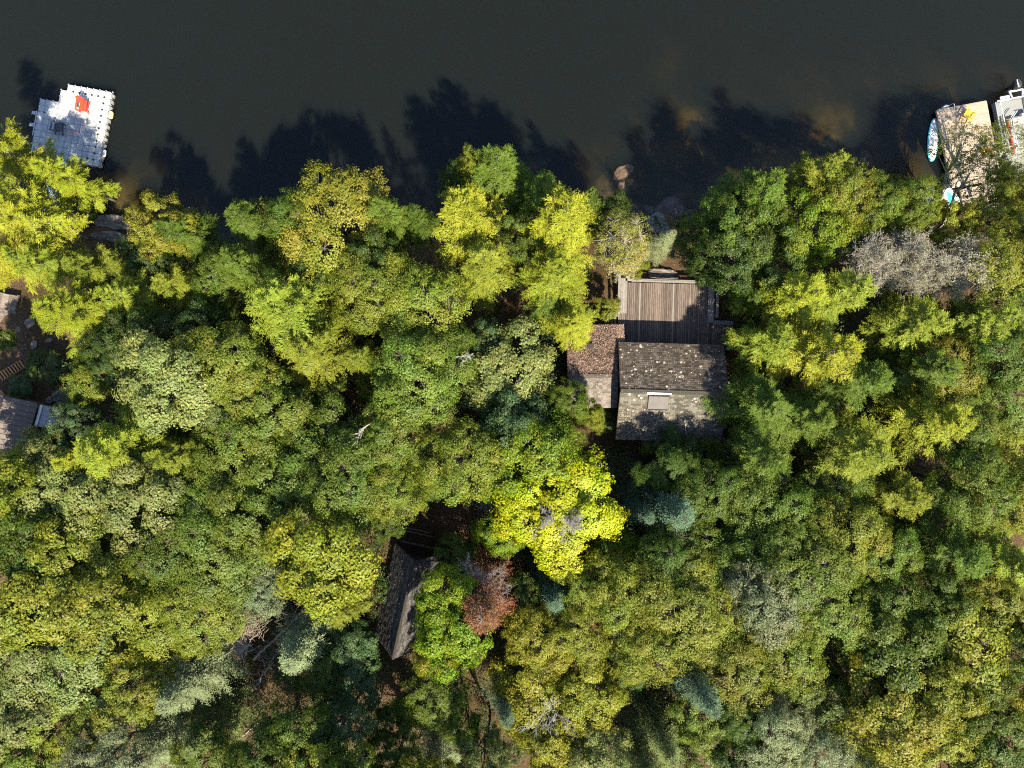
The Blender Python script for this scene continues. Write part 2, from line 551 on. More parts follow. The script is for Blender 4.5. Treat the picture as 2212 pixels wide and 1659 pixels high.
def ground_z(x, y):
    x = np.asarray(x, float); y = np.asarray(y, float)
    ys = np.interp(x, SHX, SHY) + .35 * np.sin(x * 1.1) + .2 * np.sin(x * 2.7 + 1)
    d = ys - y
    land = .05 + 2.2 * (1 - np.exp(-np.clip(d, 0, None) / 5)) + .05 * np.clip(d, 0, 60) + .16 * wob(x, y) * sm(0, 3, d)
    e = np.clip(-d, 0, None)
    slope = .50 - .26 * sm(3, 13, x) + .05 * sm(26, 34, x)
    bed = -.03 - slope * e + .22 * wob(x * .8, y * .8) * sm(.5, 4, e) * (.4 + .6 * sm(4, 10, x))
    for (cx, cy, ax, ay, rot, top) in SHOALS:
        u = (x - cx) * math.cos(rot) + (y - cy) * math.sin(rot)
        v = -(x - cx) * math.sin(rot) + (y - cy) * math.cos(rot)
        g = np.exp(-(u / ax) ** 2 - (v / ay) ** 2)
        bed = bed * (1 - g) + (top + .15 * wob(x * 2, y * 2)) * g
    return np.where(d > 0, land, np.maximum(bed, -7.5))


SHOALS = [(8.9, 17.0, 2.6, 1.1, .75, -.55), (8.2, 15.4, 1.0, .6, 1.2, -.5), (15.5, 22.5, 3.5, 1.4, .2, -1.75), (32.5, 22.3, 2.6, .5, .95, -.9), (13.0, 15.4, 2.6, 1.2, .1, -.45),
          (24.0, 17.5, 3.0, 1.0, .15, -.95), (28.5, 16.8, .8, 1.6, .3, -.7)]


def gz(x, y):
    return float(ground_z(x, y))


def axis(lo, hi, step, far):
    c = list(np.arange(lo, hi + 1e-6, step))
    out, s, v = [], step, hi
    while v < far:
        s *= 1.5
        v += s
        out.append(v)
    out2, s, v = [], step, lo
    while v > -far:
        s *= 1.5
        v -= s
        out2.append(v)
    return np.array(out2[::-1] + c + out)


gx, gy = axis(-46, 46, .5, 900), axis(-40, 40, .5, 900)
GX, GY = np.meshgrid(gx, gy)
GZ = ground_z(GX, GY)
nx, ny = len(gx), len(gy)
gv = np.stack([GX.ravel(), GY.ravel(), GZ.ravel()], 1)
ii = (np.arange(ny - 1)[:, None] * nx + np.arange(nx - 1)[None, :]).ravel()
gf = np.stack([ii, ii + 1, ii + nx + 1, ii + nx], 1)
props(mobj('ground', mesh_np('ground', gv, gf, M_ground, smooth=True)), kind='structure')

wb = MB()
wb.box((0, 0, -6), (1700, 1700, 12))
props(wb.obj('water', M_water), kind='structure')


# ------------------------------------------------------------------ rocks
def rock(name, c, size, mat, label=None, seed=0, rz=0.0, sub=4, amp=.28, flat=.6, parent=None, group=None, cat='rock'):
    import bmesh
    bm = bmesh.new()
    bmesh.ops.create_icosphere(bm, subdivisions=sub, radius=1.0)
    off = Vector((seed * 7.3, seed * 3.1, seed * 1.7))
    for v in bm.verts:
        p = v.co.copy()
        n = noise.fractal(p * 1.1 + off, .9, 2.1, 5)
        r = noise.cell_vector(p * 1.8 + off)
        k = 1 + amp * n + .05 * r.x
        q = p * k
        if q.z > flat: q.z = flat + (q.z - flat) * .25
        # bedding ledges
        q.z += .05 * math.sin((p.y * 1.3 + p.x * .4) * 9 + n * 5)
        v.co = Vector((q.x * size[0], q.y * size[1], q.z * size[2]))
    me = bpy.data.meshes.new(name)
    bm.to_mesh(me); bm.free()
    me.materials.append(mat)
    o = mobj(name, me, parent, c, (0, 0, rz))
    if label: props(o, label, cat, group)
    return o


def rock_on(name, px, py, size, mat, label, seed, rz=0.0, sink=.35, **k):
    p = W(px, py, 1.0)
    z = gz(p.x, p.y)
    p = W(px, py, max(z, 0))
    return rock(name, (p.x, p.y, z + size[2] * (1 - sink) - size[2] * .6), size, mat, label, seed, rz, **k)


rock_on('rock_slab', 242, 483, (1.55, .62, .5), M_rock, 'broad grey striped bedrock slab at the water edge left of the shore trees', 3, -.12)
rock_on('rock_slab', 236, 512, (1.35, .45, .4), M_rock, 'lower grey brown bedrock ledge just inland of the striped slab', 5, -.08)
rock_on('rock_slab', 172, 482, (1.0, .55, .4), M_pinkrock, 'orange brown rock ledge beside the floating dock trees', 8, .5)
rock_on('shore_rock', 1404, 452, (.55, .34, .42), M_pinkrock, 'small pinkish rock at the waterline above the flat dark slab', 11, -.5)
rock_on('shore_rock', 1450, 452, (1.25, .95, .4), M_pinkrock, 'rounded wet brown bedrock dome sliding under the lake water', 13, .2, sink=.75)
rock_on('shore_rock', 1492, 462, (.8, .4, .4), M_pinkrock, 'dark red brown rock edge below the green right shore conifer', 17, .1, sink=.6)
fs = MB()
c0 = W(1424, 482, .5)
for k in range(1):
    ring = [(-1.0, .35), (-.75, .5), (-.45, .72), (-.1, .78), (.25, .6), (.42, .2), (.62, -.25), (.85, -.62), (.2, -.95), (-.6, -.8), (-1.05, -.3)]
    n_ = len(ring)
    vs = [(x, y, -.3) for x, y in ring] + [(x, y, .16) for x, y in ring] + [(x * .93, y * .93, .2) for x, y in ring]
    f_ = [tuple(2 * n_ + i for i in range(n_))]
    for i in range(n_):
        j = (i + 1) % n_
        f_ += [(i, j, n_ + j, n_ + i), (n_ + i, n_ + j, 2 * n_ + j, 2 * n_ + i)]
    fs.add(vs, f_)
M_slab = surf_mat('grey_slab', [(.3, (.10, .095, .10)), (.7, (.17, .16, .165))], 3, 8, .8, .3, .2)
slab = fs.obj('flat_slab', M_slab, loc=(c0.x, c0.y, gz(c0.x, c0.y) + .3))
props(slab, 'flat dark grey slab with a black oval hole beside the shore rock', 'slab')
ov = MB()
ov.tube([(-.33 + .11 * math.cos(a) - .06 * math.sin(a), .22 + .24 * math.sin(a), .205) for a in [2 * PI * i / 14 for i in range(14)]], .06, 6, closed=True)
ov.cyl((-.33, .22, .197), .16, .01, 12)
ov.obj('hole_rim', M_black, slab)
rock_on('boulder', 144, 856, (.95, .75, .8), M_rock, 'large brown grey boulder between the metal roof and the white hull', 21, .4)
rock_on('boulder', 108, 865, (.32, .26, .3), M_rock, 'small mossy boulder beside the grey metal roof', 23, .4, sub=3)
rock_on('stepping_stone', 40, 712, (.26, .22, .16), M_rock, 'small round grey stone against the end of the weathered boardwalk', 31, 0, sub=3, cat='stone')
rock_on('stepping_stone', 64, 697, (.42, .34, .16), M_rock, 'pale flat stone right of the weathered boardwalk', 33, .3, sub=3, cat='stone')
rock_on('stepping_stone', 107, 735, (.30, .17, .14), M_rock, 'narrow pale stone in the middle of the left dirt clearing', 35, .3, sub=3, cat='stone')
rock_on('stepping_stone', 72, 745, (.34, .26, .08), M_rock, 'flat half buried stone near the sunlit ground patch', 37, 1.1, sub=3, cat='stone')
rock_on('boulder', 1432, 596, (1.15, .55, .5), M_rock, 'grey brown bedrock hump behind the wooden deck', 41, -.1)
# rocks lying on the lake bed
for i, (px, py, sx, sy, rz) in enumerate([(1345, 372, .9, .5, .5), (1340, 402, .45, .3, .8), (1880, 345, .45, 1.2, .35), (1790, 350, .9, .3, .1)]):
    p = W(px, py, -.6)
    z = gz(p.x, p.y)
    rock('sunken_rock', (p.x, p.y, z + .02), (sx, sy, .35), M_pinkrock,
         ['long golden brown rock lit under shallow water above the shore rock', 'small golden sunken rock nearest the shore rock',
          'rusty brown sunken rock left of the teal paddleboard', 'dim elongated sunken rock above the yellow green shore tree'][i], 50 + i, rz, sub=3)
# litter sticks and small stones of the left clearing
rng = np.random.default_rng(5)
lt = MB()
for k in range(150):
    px, py = rng.uniform(10, 150), rng.uniform(655, 790)
    p = W(px, py, 2.0); z = gz(p.x, p.y)
    if rng.random() < .6:
        a = rng.uniform(0, PI); l = rng.uniform(.1, .5)
        lt.beam((p.x - math.cos(a) * l, p.y - math.sin(a) * l, z + .03), (p.x + math.cos(a) * l, p.y + math.sin(a) * l, z + .04), .012, .012)
    else:
        s_ = rng.uniform(.04, .12)
        lt.box((p.x, p.y, z + .02), (s_ * 1.5, s_, s_ * .6), rng.uniform(0, 3), bev=.03)
props(lt.obj('twig_litter', M_bark), kind='stuff')


# ------------------------------------------------------------------ shingled roofs
def slope_pts(a, b, c, d):
    """a,b = eave left/right, d,c = ridge left/right; returns frame"""
    a, b, c, d = map(Vector, (a, b, c, d))
    u = (b - a)
    v = (d - a)
    n = u.cross(v).normalized()
    return a, u, v, n


def shingles(name, a, b, c, d, mat, parent, seed, course=.15, tab=.30, thick=.022, skip=None):
    a, u, v, n = slope_pts(a, b, c, d)
    rng = np.random.default_rng(seed)
    lu, lv = u.length, v.length
    uh, vh = u / lu, v / lv
    V, F, T = [], [], []
    nc = int(lv / course)
    course = lv / nc
    for i in range(nc):
        x = -tab * (i % 2) * .5 - rng.uniform(0, .1)
        while x < lu:
            w = tab * rng.uniform(.8, 1.2)
            x0, x1 = max(x, 0), min(x + w - .012, lu)
            x += w
            if x1 - x0 < .03: continue
            if skip and skip(x0, x1, i * course, (i + 1) * course): continue
            y0, y1 = i * course - .02 - rng.uniform(0, .012), (i + 1) * course + .03
            h0 = thick * rng.uniform(.8, 1.6)
            p = [a + uh * x0 + vh * y0 + n * h0, a + uh * x1 + vh * y0 + n * h0 * rng.uniform(.85, 1.2),
                 a + uh * x1 + vh * y1 + n * .006, a + uh * x0 + vh * y1 + n * .006,
                 a + uh * x0 + vh * y0 - n * .004, a + uh * x1 + vh * y0 - n * .004]
            k = len(V)
            V += [tuple(q) for q in p]
            F += [(k, k + 1, k + 2, k + 3), (k + 4, k + 5, k + 1, k), (k + 4, k, k + 3, k + 3), (k + 5, k + 2, k + 1, k + 1)]
            t = rng.random()
            T += [t] * 6
    F = [tuple(dict.fromkeys(f)) for f in F]
    me = mesh_np(name, V, F, mat, attrs={'tint': T})
    return props(mobj(name, me, parent), kind='stuff')


def discs(name, a, b, c, d, mat, parent, seed, count, rmin, rmax, sel=None):
    a, u, v, n = slope_pts(a, b, c, d)
    rng = np.random.default_rng(seed)
    V, F = [], []
    uh, vh = u.normalized(), v.normalized()
    k = 0
    while k < count:
        s, t = rng.random(), rng.random()
        if sel and rng.random() > sel(s, t): continue
        k += 1
        r = rmin + (rmax - rmin) * rng.random() ** 3
        cc = a + u * s + v * t + n * .034
        m_ = 8
        b0 = len(V)
        for j in range(m_):
            ang = 2 * PI * j / m_
            rr = r * rng.uniform(.7, 1.25)
            V.append(tuple(cc + uh * math.cos(ang) * rr + vh * math.sin(ang) * rr))
        V.append(tuple(cc + n * .02))
        for j in range(m_):
            F.append((b0 + j, b0 + (j + 1) % m_, b0 + m_))
    return props(mobj(name, mesh_np(name, V, F, mat), parent), kind='stuff')


def scatter_leaves(name, a, b, c, d, parent, seed, count, sel=None, size=.07, col=(.30, .21, .17, 1)):
    a, u, v, n = slope_pts(a, b, c, d)
    rng = np.random.default_rng(seed)
    st = rng.random((count * 3, 2))
    if sel is not None:
        pr = np.array([sel(s, t) for s, t in st])
        st = st[rng.random(len(st)) < pr]
    st = st[:count]
    m_ = len(st)
    P = np.array(a)[None] + st[:, :1] * np.array(u)[None] + st[:, 1:] * np.array(v)[None] + np.array(n)[None] * rng.uniform(.03, .09, (m_, 1))
    N = np.array(n)[None] + rng.normal(0, .35, (m_, 3))
    V, F, t_, g_ = leaf_quads(P, N, rng.normal(0, 1, (m_, 3)), size * rng.uniform(.6, 1.5, m_), .55, rng.random(m_), rng.random(m_) * .8, rng)
    o = mobj(name, mesh_np(name, V, F, M_litter, attrs={'tint': t_, 'age': g_}), parent)
    o.color = col
    return props(o, kind='stuff')


def nrm(a):
    return a / np.maximum(np.linalg.norm(a, axis=1, keepdims=True), 1e-9)


def leaf_quads(P, Nn, U, length, wr, tint, age, rng, fold=.18):
    """folded diamond leaves: P centre, Nn normal, U rough direction, length array, wr width ratio"""
    Nn = nrm(Nn)
    U = nrm(U - Nn * np.sum(U * Nn, 1, keepdims=True))
    Wv = np.cross(Nn, U)
    l = np.asarray(length)[:, None] * .5
    w = l * wr
    a = P - U * l
    c = P + U * l
    up = Nn * (w * fold * 2)
    off = U * l * -.12
    b = P + Wv * w + up + off
    d = P - Wv * w + up + off
    V = np.stack([a, b, c, d], 1).reshape(-1, 3)
    F = np.arange(len(P) * 4, dtype=np.int32).reshape(-1, 4)
    return V, F, np.repeat(tint, 4), np.repeat(age, 4)


def rails(mb, a, b, w, h, mi=0):
    mb.beam(a, b, w, h, mi)


# ---- cabin
ROT = math.radians(-1.7)
cab = empty('cabin', (11.5, -.6, 2.3), 'old brown shingled cabin with lichen spotted gable roof and skylight', 'cabin', rz=ROT)
EZ, RZ = 5.2 - 2.3, 6.8 - 2.3
hw, hd = 3.82, 3.52
rf = MB()
for sgn in (1, -1):
    e0, e1 = (-hw, sgn * hd, EZ), (hw, sgn * hd, EZ)
    r0, r1 = (-hw, 0, RZ), (hw, 0, RZ)
    q = [e0, e1, r1, r0]
    vs = q + [(x, y, z - .12) for x, y, z in q]
    f_ = [(0, 1, 2, 3), (7, 6, 5, 4), (0, 4, 5, 1), (1, 5, 6, 2), (3, 7, 4, 0)]
    if sgn < 0: pass
    else: f_ = [tuple(reversed(f)) for f in f_]
    rf.add(vs, f_)
roof = rf.obj('roof', M_shingle, cab)
N_ = ((hw, hd, EZ), (-hw, hd, EZ), (-hw, 0, RZ), (hw, 0, RZ))
S_ = ((-hw, -hd, EZ), (hw, -hd, EZ), (hw, 0, RZ), (-hw, 0, RZ))
shingles('shingle', *N_, M_shingle, roof, 1)
shingles('shingle', *S_, M_shingle_olive, roof, 2)
discs('lichen', *N_, M_lichen, roof, 3, 130, .02, .11, lambda s, t: 1.0 if t > .12 else .4)
discs('lichen', *S_, M_lichen, roof, 4, 55, .02, .09, lambda s, t: 1.0 if (s < .35 and t < .6) else .25)
scatter_leaves('fallen_leaves', *S_, roof, 5, 900, lambda s, t: (1.0 if (.02 < s < .45 and t < .7) else .25) * (1 - t * .6), .09, (.26, .19, .15, 1))
scatter_leaves('fallen_leaves', *N_, roof, 6, 500, lambda s, t: .5, .07, (.22, .15, .11, 1))
rc = MB()
for k in range(25):
    x = -hw + .15 + k * .3
    for sgn in (1, -1):
        rc.beam((x - .15, sgn * .07, RZ + .02), (x + .16, sgn * .07, RZ + .035), .15, .015)
props(rc.obj('ridge_cap', M_shingle_olive, roof), kind='stuff')
# skylight on the south slope close to the ridge
sk = MB()
sl = math.atan2(RZ - EZ, hd)
Msl = Matrix.Rotation(sl, 3, 'X')
scx = (1417 - 1451) * .88 / PXM
sk.box((scx, -.75, RZ - .75 * math.tan(sl) + .09), (1.42, 1.02, .12), M=Msl, bev=.02)
sky_l = sk.obj('skylight', M_glass, roof)
s2 = MB()
s2.box((scx, -.1, RZ + .06), (1.72, .12, .07), M=Msl)
s2.obj('flashing', M_flash, roof)
s3 = MB()
s3.beam((scx - .72, -1.29, RZ - 1.29 * math.tan(sl) + .06), (scx + .72, -1.29, RZ - 1.29 * math.tan(sl) + .06), .05, .06)
s3.obj('sill', M_black, roof)
# vent pipe and cable
vp = MB()
p0 = (.93, -2.05, RZ - 2.05 * math.tan(sl))
vp.cyl(p0, .05, .3, 8); vp.cyl((p0[0], p0[1], p0[2] + .3), .085, .05, 8)
vp.obj('vent_pipe', M_flash, roof)
cb = MB()
cb.tube([(.95, -2.1, p0[2] + .2), (1.15, -2.8, RZ - 2.8 * math.tan(sl) + .12), (1.42, -3.5, EZ + .12), (1.5, -3.9, EZ - .3)], .016, 5)
cb.obj('cable', M_flash, roof)
mo = rock('moss_patch', (.05, -2.4, RZ - 2.4 * math.tan(sl) + .02), (.28, .75, .07), M_moss, None, 61, 0, sub=3, parent=roof)
wl = MB()
wl.box((0, 0, EZ / 2 - .2), (2 * hw - .7, 2 * hd - .8, EZ + .3))
wv = [(-hw + .35, -hd + .4, EZ - .06), (-hw + .35, hd - .4, EZ - .06), (-hw + .35, 0, RZ - .14), (hw - .35, -hd + .4, EZ - .06), (hw - .35, hd - .4, EZ - .06), (hw - .35, 0, RZ - .14)]
wl.add(wv, [(0, 2, 1), (3, 4, 5), (0, 3, 5, 2), (1, 2, 5, 4)])
wl.obj('wall', M_wallwood, cab)
fb = MB()
for sgn in (1, -1):
    fb.beam((-hw, sgn * (hd + .016), EZ - .09), (hw, sgn * (hd + .016), EZ - .09), .03, .16)
for x in (-hw - .016, hw + .016):
    for sgn in (1, -1):
        fb.beam((x, sgn * hd, EZ - .09), (x, 0, RZ - .09), .03, .16)
fb.obj('fascia', M_wallwood, cab)
for (x0, w_) in ((-2.3, 1.4), (1.6, 1.9)):
    wd = MB(); wd.box((x0, hd - .385, 1.35), (w_, .03, 1.2))
    wo = wd.obj('window', M_glass, cab)
    wf = MB()
    for dx in (-w_ / 2, w_ / 2): wf.box((x0 + dx, hd - .37, 1.35), (.08, .06, 1.36))
    for dz in (-.64, .64): wf.box((x0, hd - .37, 1.35 + dz), (w_ - .08, .06, .08))
    wf.obj('frame', M_benchwood, wo)

# ---- annex beside the cabin (its own roof, lower)
ann = empty('cabin_annex', (6.0, 1.2, 2.2), 'lower annex roof buried in pinkish fallen leaves left of the cabin', 'annex', rz=ROT)


def AL(x, y, z):
    q = Matrix.Rotation(-ROT, 3, 'Z') @ Vector((x - 6.0, y - 1.2, 0))
    return Vector((q.x, q.y, z - 2.2))


aT, aR, aB = 4.37, .57, -1.72
aL, aRt, aX = 4.05, 7.72, 8.26
eN, rZ_, eS = 4.45, 5.45, 4.8
nW = (AL(aRt, aT, eN), AL(aL, aT, eN), AL(aL, aR, rZ_), AL(aRt, aR, rZ_))
sW = (AL(aL, aB, eS), AL(aRt, aB, eS), AL(aRt, aR, rZ_), AL(aL, aR, rZ_))
zx = eN + (rZ_ - eN) * (aT - 3.1) / (aT - aR)
xW = (AL(aX, aT, eN), AL(aRt, aT, eN), AL(aRt, 3.1, zx), AL(aX, 3.1, zx))
ar = MB()
for q in (nW, sW, xW):
    vs = [tuple(p) for p in q] + [tuple(p - Vector((0, 0, .12))) for p in q]
    ar.add(vs, [(0, 1, 2, 3), (7, 6, 5, 4), (0, 4, 5, 1), (1, 5, 6, 2), (2, 6, 7, 3), (3, 7, 4, 0)])
aroof = ar.obj('roof', M_shingle_pale, ann)
shingles('shingle', *nW, M_shingle, aroof, 11)
shingles('shingle', *xW, M_shingle, aroof, 12)
shingles('shingle', *sW, M_shingle_pale, aroof, 13)
def drift(s, t):
    return (1.0 if t < .92 else .35) * (.35 + .65 * (noise.noise(Vector((s * 5, t * 6, 3))) > -.12))


scatter_leaves('fallen_leaves', *nW, aroof, 14, 5200, drift, .10, (.19, .125, .10, 1))
scatter_leaves('fallen_leaves', *nW, aroof, 17, 2600, None, .09, (.085, .05, .034, 1))
scatter_leaves('fallen_leaves', *nW, aroof, 18, 900, drift, .08, (.30, .23, .20, 1))
scatter_leaves('fallen_leaves', *xW, aroof, 15, 600, None, .085, (.27, .18, .14, 1))
scatter_leaves('fallen_leaves', *sW, aroof, 16, 300, lambda s, t: .3 + .7 * t, .07, (.30, .21, .16, 1))
arc = MB()
for k in range(12):
    p = AL(aL + .15 + k * .3, aR, rZ_)
    arc.beam((p.x - .15, p.y, p.z + .03), (p.x + .16, p.y, p.z + .045), .3, .015)
props(arc.obj('ridge_cap', M_shingle_pale, aroof), kind='stuff')
av = MB()
pv = AL(5.75, 2.75, eN + (rZ_ - eN) * (aT - 2.75) / (aT - aR))
av.box((pv.x, pv.y, pv.z + .12), (.34, .22, .26)); av.box((pv.x, pv.y + .05, pv.z + .27), (.46, .3, .04))
av.obj('roof_vent', M_shingle_dark, aroof)
aw = MB()
c_ = AL((aL + aRt) / 2, (aT + aB) / 2, 0)
aw.box((c_.x, c_.y, 1.0), (aRt - aL - .5, aT - aB - .7, 2.4))
aw.obj('wall', M_wallwood, ann)
af = MB()
for q0, q1 in ((nW[0], nW[1]), (sW[0], sW[1]), (nW[1], nW[2]), (sW[0], sW[3])):
    dz = Vector((0, 0, -.07))
    out = Vector((0, .016, 0)) if q0 is nW[0] else Vector((0, -.016, 0)) if (q0 is sW[0] and q1 is sW[1]) else Vector((-.016, 0, 0))
    af.beam(q0 + dz + out, q1 + dz + out, .03, .13)
af.obj('fascia', M_wallwood, ann)

# ---- wooden deck
dk = empty('wooden_deck', (11.9, 5.3, 2.75), 'weathered grey brown plank deck with built in benches above the cabin', 'deck', rz=ROT)
pw = .142
plank_me = MB()
plank_me.box((0, 0, 0), (pw - .016, 5.0, .04), bev=.006)
pm = plank_me.mesh('plank', M_deckwood)
short = MB(); short.box((0, 0, 0), (pw - .016, 2.0, .04), bev=.006)
ps = short.mesh('plank', M_deckwood)
M_paleplank = surf_mat('pale_plank', [(.25, (.12, .10, .09)), (.75, (.22, .19, .17))], 3, 8, .85, .4, .15, (9, .55, 4))
pp = pm.copy(); pp.materials.clear(); pp.materials.append(M_paleplank)
rng = np.random.default_rng(8)
for k in range(52):
    x = -3.72 + k * pw
    me = pp if k in (11, 29) else pm
    o = mobj('plank', me, dk, (x, -.12 + rng.uniform(-.015, .015), -.02 + rng.uniform(-.004, .004)))
for k in range(9):
    mobj('plank', ps, dk, (-3.72 + (52 + k) * pw, -1.62, -.02))
fr = MB()
for y in (-2.4, -1.0, .6, 2.2):
    fr.beam((-3.75, y, -.14), (3.65, y, -.14), .05, .19)
for x in (-3.5, 0, 3.4):
    for y in (-2.2, 2.2):
        fr.box((x, y, -.6), (.1, .1, .8))
fr.obj('joist', M_wallwood, dk)


def bench(pts, w, name='bench'):
    b = MB()
    for i in range(len(pts) - 1):
        b.beam(pts[i], pts[i + 1], w, .05)
    return b


# left bench seat boards, backrest cap; wraps round the upper left corner
for dx in (.0, .16, .32):
    b = MB(); b.beam((-3.62 + dx, -.05, .42), (-3.62 + dx, 2.62, .42), .15, .045)
    b.obj('bench_board', M_benchwood, dk)
b = MB(); b.beam((-3.86, -.15, .72), (-3.86, 3.0, .72), .2, .05); b.obj('bench_rail', M_benchwood, dk)
b = MB(); b.beam((-3.76, 2.9, .73), (-2.85, 2.9, .73), .2, .05); b.obj('bench_rail', M_benchwood, dk)
b = MB(); b.beam((-3.1, 2.42, .42), (-3.1, 2.8, .42), .5, .045); b.obj('bench_board', M_benchwood, dk)
b = MB(); b.beam((-2.88, 2.38, .71), (-2.88, 2.8, .71), .08, .05); b.obj('bench_rail', M_benchwood, dk)
for (x, y) in ((-3.9, -.1), (-3.9, 1.4), (-3.9, 2.9), (-2.95, 2.95), (3.62, -.1), (3.62, 1.4), (3.62, 2.6)):
    b = MB(); b.box((x, y, .25), (.09, .09, 1.0)); b.obj('post', M_benchwood, dk)
# top rail between the bench corners
b = MB(); b.beam((-2.85, 2.5, .06), (2.75, 2.5, .06), .13, .14); b.obj('edge_beam', M_benchwood, dk)
b = MB(); b.beam((-2.85, 2.62, .1), (2.75, 2.62, .1), .06, .2); b.obj('edge_beam', M_benchwood, dk)
# right bench, turning right at its lower end
for dx in (.0, .15, .3):
    b = MB(); b.beam((3.0 + dx, -.55, .42), (3.0 + dx, 2.55, .42), .14, .045)
    b.obj('bench_board', M_benchwood, dk)
b = MB(); b.beam((3.55, -.2, .72), (3.55, 2.6, .72), .2, .05); b.obj('bench_rail', M_benchwood, dk)
b = MB(); b.beam((2.62, 2.7, .72), (3.45, 2.7, .72), .22, .05); b.obj('bench_rail', M_benchwood, dk)
for dy in (-.45, -.6):
    b = MB(); b.beam((3.4, dy, .42), (4.9, dy, .42), .14, .045); b.obj('bench_board', M_benchwood, dk)
# steps on the left side
for k in range(5):
    b = MB(); b.box((-4.0 - k * .24, -.62, -.05 - k * .12), (.17, .75, .04)); b.obj('step', M_greywood, dk)
b = MB(); b.beam((-3.8, -.25, .35), (-4.5, -.25, .2), .1, .04); b.obj('handrail', M_benchwood, dk)

# ---- dark steep roofed shed
e0, e1 = Vector((0, 0, 0)), Vector((0, 0, 0))
rF = S(1296, 1751, 8.0); rB = S(1228, 2060, 8.0)
ridge = (rB - rF); rl = ridge.length; rdir = ridge.normalized(); pdir = Vector((rdir.y, -rdir.x, 0))
if pdir.x > 0: pdir = -pdir
mid = (rF + rB) / 2
shed = empty('gable_shed', (mid.x, mid.y, 3.3), 'dark steep gable roofed shed with timber front between leafy trees', 'shed',
             rz=math.atan2(rdir.y, rdir.x))
# local x = along ridge towards the back, +y = left of travel
hl, hs, RZs, EZs = rl / 2, 1.95, 8.0 - 3.3, 4.5 - 3.3
sr = MB()
for sg in (1, -1):
    q = [(-hl, sg * hs, EZs), (hl, sg * hs, EZs), (hl, 0, RZs), (-hl, 0, RZs)]
    vs = q + [(x, y, z - .1) for x, y, z in q]
    f_ = [(0, 1, 2, 3), (7, 6, 5, 4), (0, 4, 5, 1), (1, 5, 6, 2), (3, 7, 4, 0)]
    sr.add(vs, f_ if sg < 0 else [tuple(reversed(f)) for f in f_])
sroof = sr.obj('roof', M_shingle_dark, shed)
shingles('shingle', (-hl, -hs, EZs), (hl, -hs, EZs), (hl, 0, RZs), (-hl, 0, RZs), M_shingle_dark, sroof, 21)
shingles('shingle', (hl, hs, EZs), (-hl, hs, EZs), (-hl, 0, RZs), (hl, 0, RZs), M_shingle_dark, sroof, 22)
scatter_leaves('fallen_leaves', (-hl, -hs, EZs), (hl, -hs, EZs), (hl, 0, RZs), (-hl, 0, RZs), sroof, 23, 350, None, .06, (.20, .15, .12, 1))
scatter_leaves('fallen_leaves', (hl, hs, EZs), (-hl, hs, EZs), (-hl, 0, RZs), (hl, 0, RZs), sroof, 24, 500, None, .06, (.20, .16, .12, 1))
cpm = MB()
for k in range(22):
    x = -hl + k * rl / 22
    cpm.beam((x, 0, RZs + .03), (x + rl / 22 + .02, 0, RZs + .045), .17, .02)
props(cpm.obj('ridge_cap', M_shingle, sroof), kind='stuff')
sw = MB()
sw.box((0.3, 0, EZs / 2 - .3), (rl - 1.2, 2 * hs - .5, EZs + .5))
sw.add([(-hl + .9, -hs + .25, EZs - .1), (-hl + .9, hs - .25, EZs - .1), (-hl + .9, 0, RZs - .2), (hl - .3, -hs + .25, EZs - .1), (hl - .3, hs - .25, EZs - .1), (hl - .3, 0, RZs - .2)],
       [(0, 2, 1), (3, 4, 5)])
sw.obj('wall', M_wallwood, shed)
for sg in (1, -1):
    rk = MB(); rk.beam((-hl - .02, sg * hs, EZs - .05), (-hl - .02, 0, RZs - .05), .05, .2); rk.obj('bargeboard', M_shingle_dark, shed)
# timber porch at the front gable
for (a_, b_) in (((-hl - .3, -1.5, 1.6), (-hl - .3, 1.5, 1.6)), ((-hl - .95, -2.1, .9), (-hl - .95, .6, .9)), ((-hl - 1.15, -2.1, .75), (-hl - 1.15, .4, .75))):
    g = MB(); g.beam(a_, b_, .09, .09); g.obj('porch_beam', M_greywood, shed)
for y in (-1.4, 0, 1.4):
    g = MB(); g.box((-hl - .3, y, .5), (.09, .09, 2.2)); g.obj('post', M_greywood, shed)
for k in range(6):
    g = MB(); g.box((-hl - .1 - k * .16, 0, -.5), (.14, 3.2, .04)); g.obj('plank', M_greywood, shed)

# ---- house with metal roof at the left edge
hz, rz_ = 5.6, 6.4
A = W(80.6, 875, hz); Bp = W(62, 940, hz)
hy = (Bp - A); hyl = 4.2; hyd = hy.normalized()
hxd = Vector((-hyd.y, hyd.x, 0))
if hxd.x < 0: hxd = -hxd
house = empty('metal_roof_house', (A.x, A.y, 2.6), 'house with brown standing seam metal roof at the left picture edge', 'house',
              rz=math.atan2(hxd.y, hxd.x))
# local frame: x = down slope to the right, y = up in the picture
wR = 2.05
rm_ = MB()
top0 = .15


def panel(x0, x1, z0, z1, y0, y1, t=.05):
    m_ = MB()
    m_.add([(x0, y0, z0), (x1, y0, z1), (x1, y1, z1), (x0, y1, z0), (x0, y0, z0 - t), (x1, y0, z1 - t), (x1, y1, z1 - t), (x0, y1, z0 - t)],
           [(0, 1, 2, 3), (7, 6, 5, 4), (0, 4, 5, 1), (1, 5, 6, 2), (2, 6, 7, 3), (3, 7, 4, 0)])
    return m_


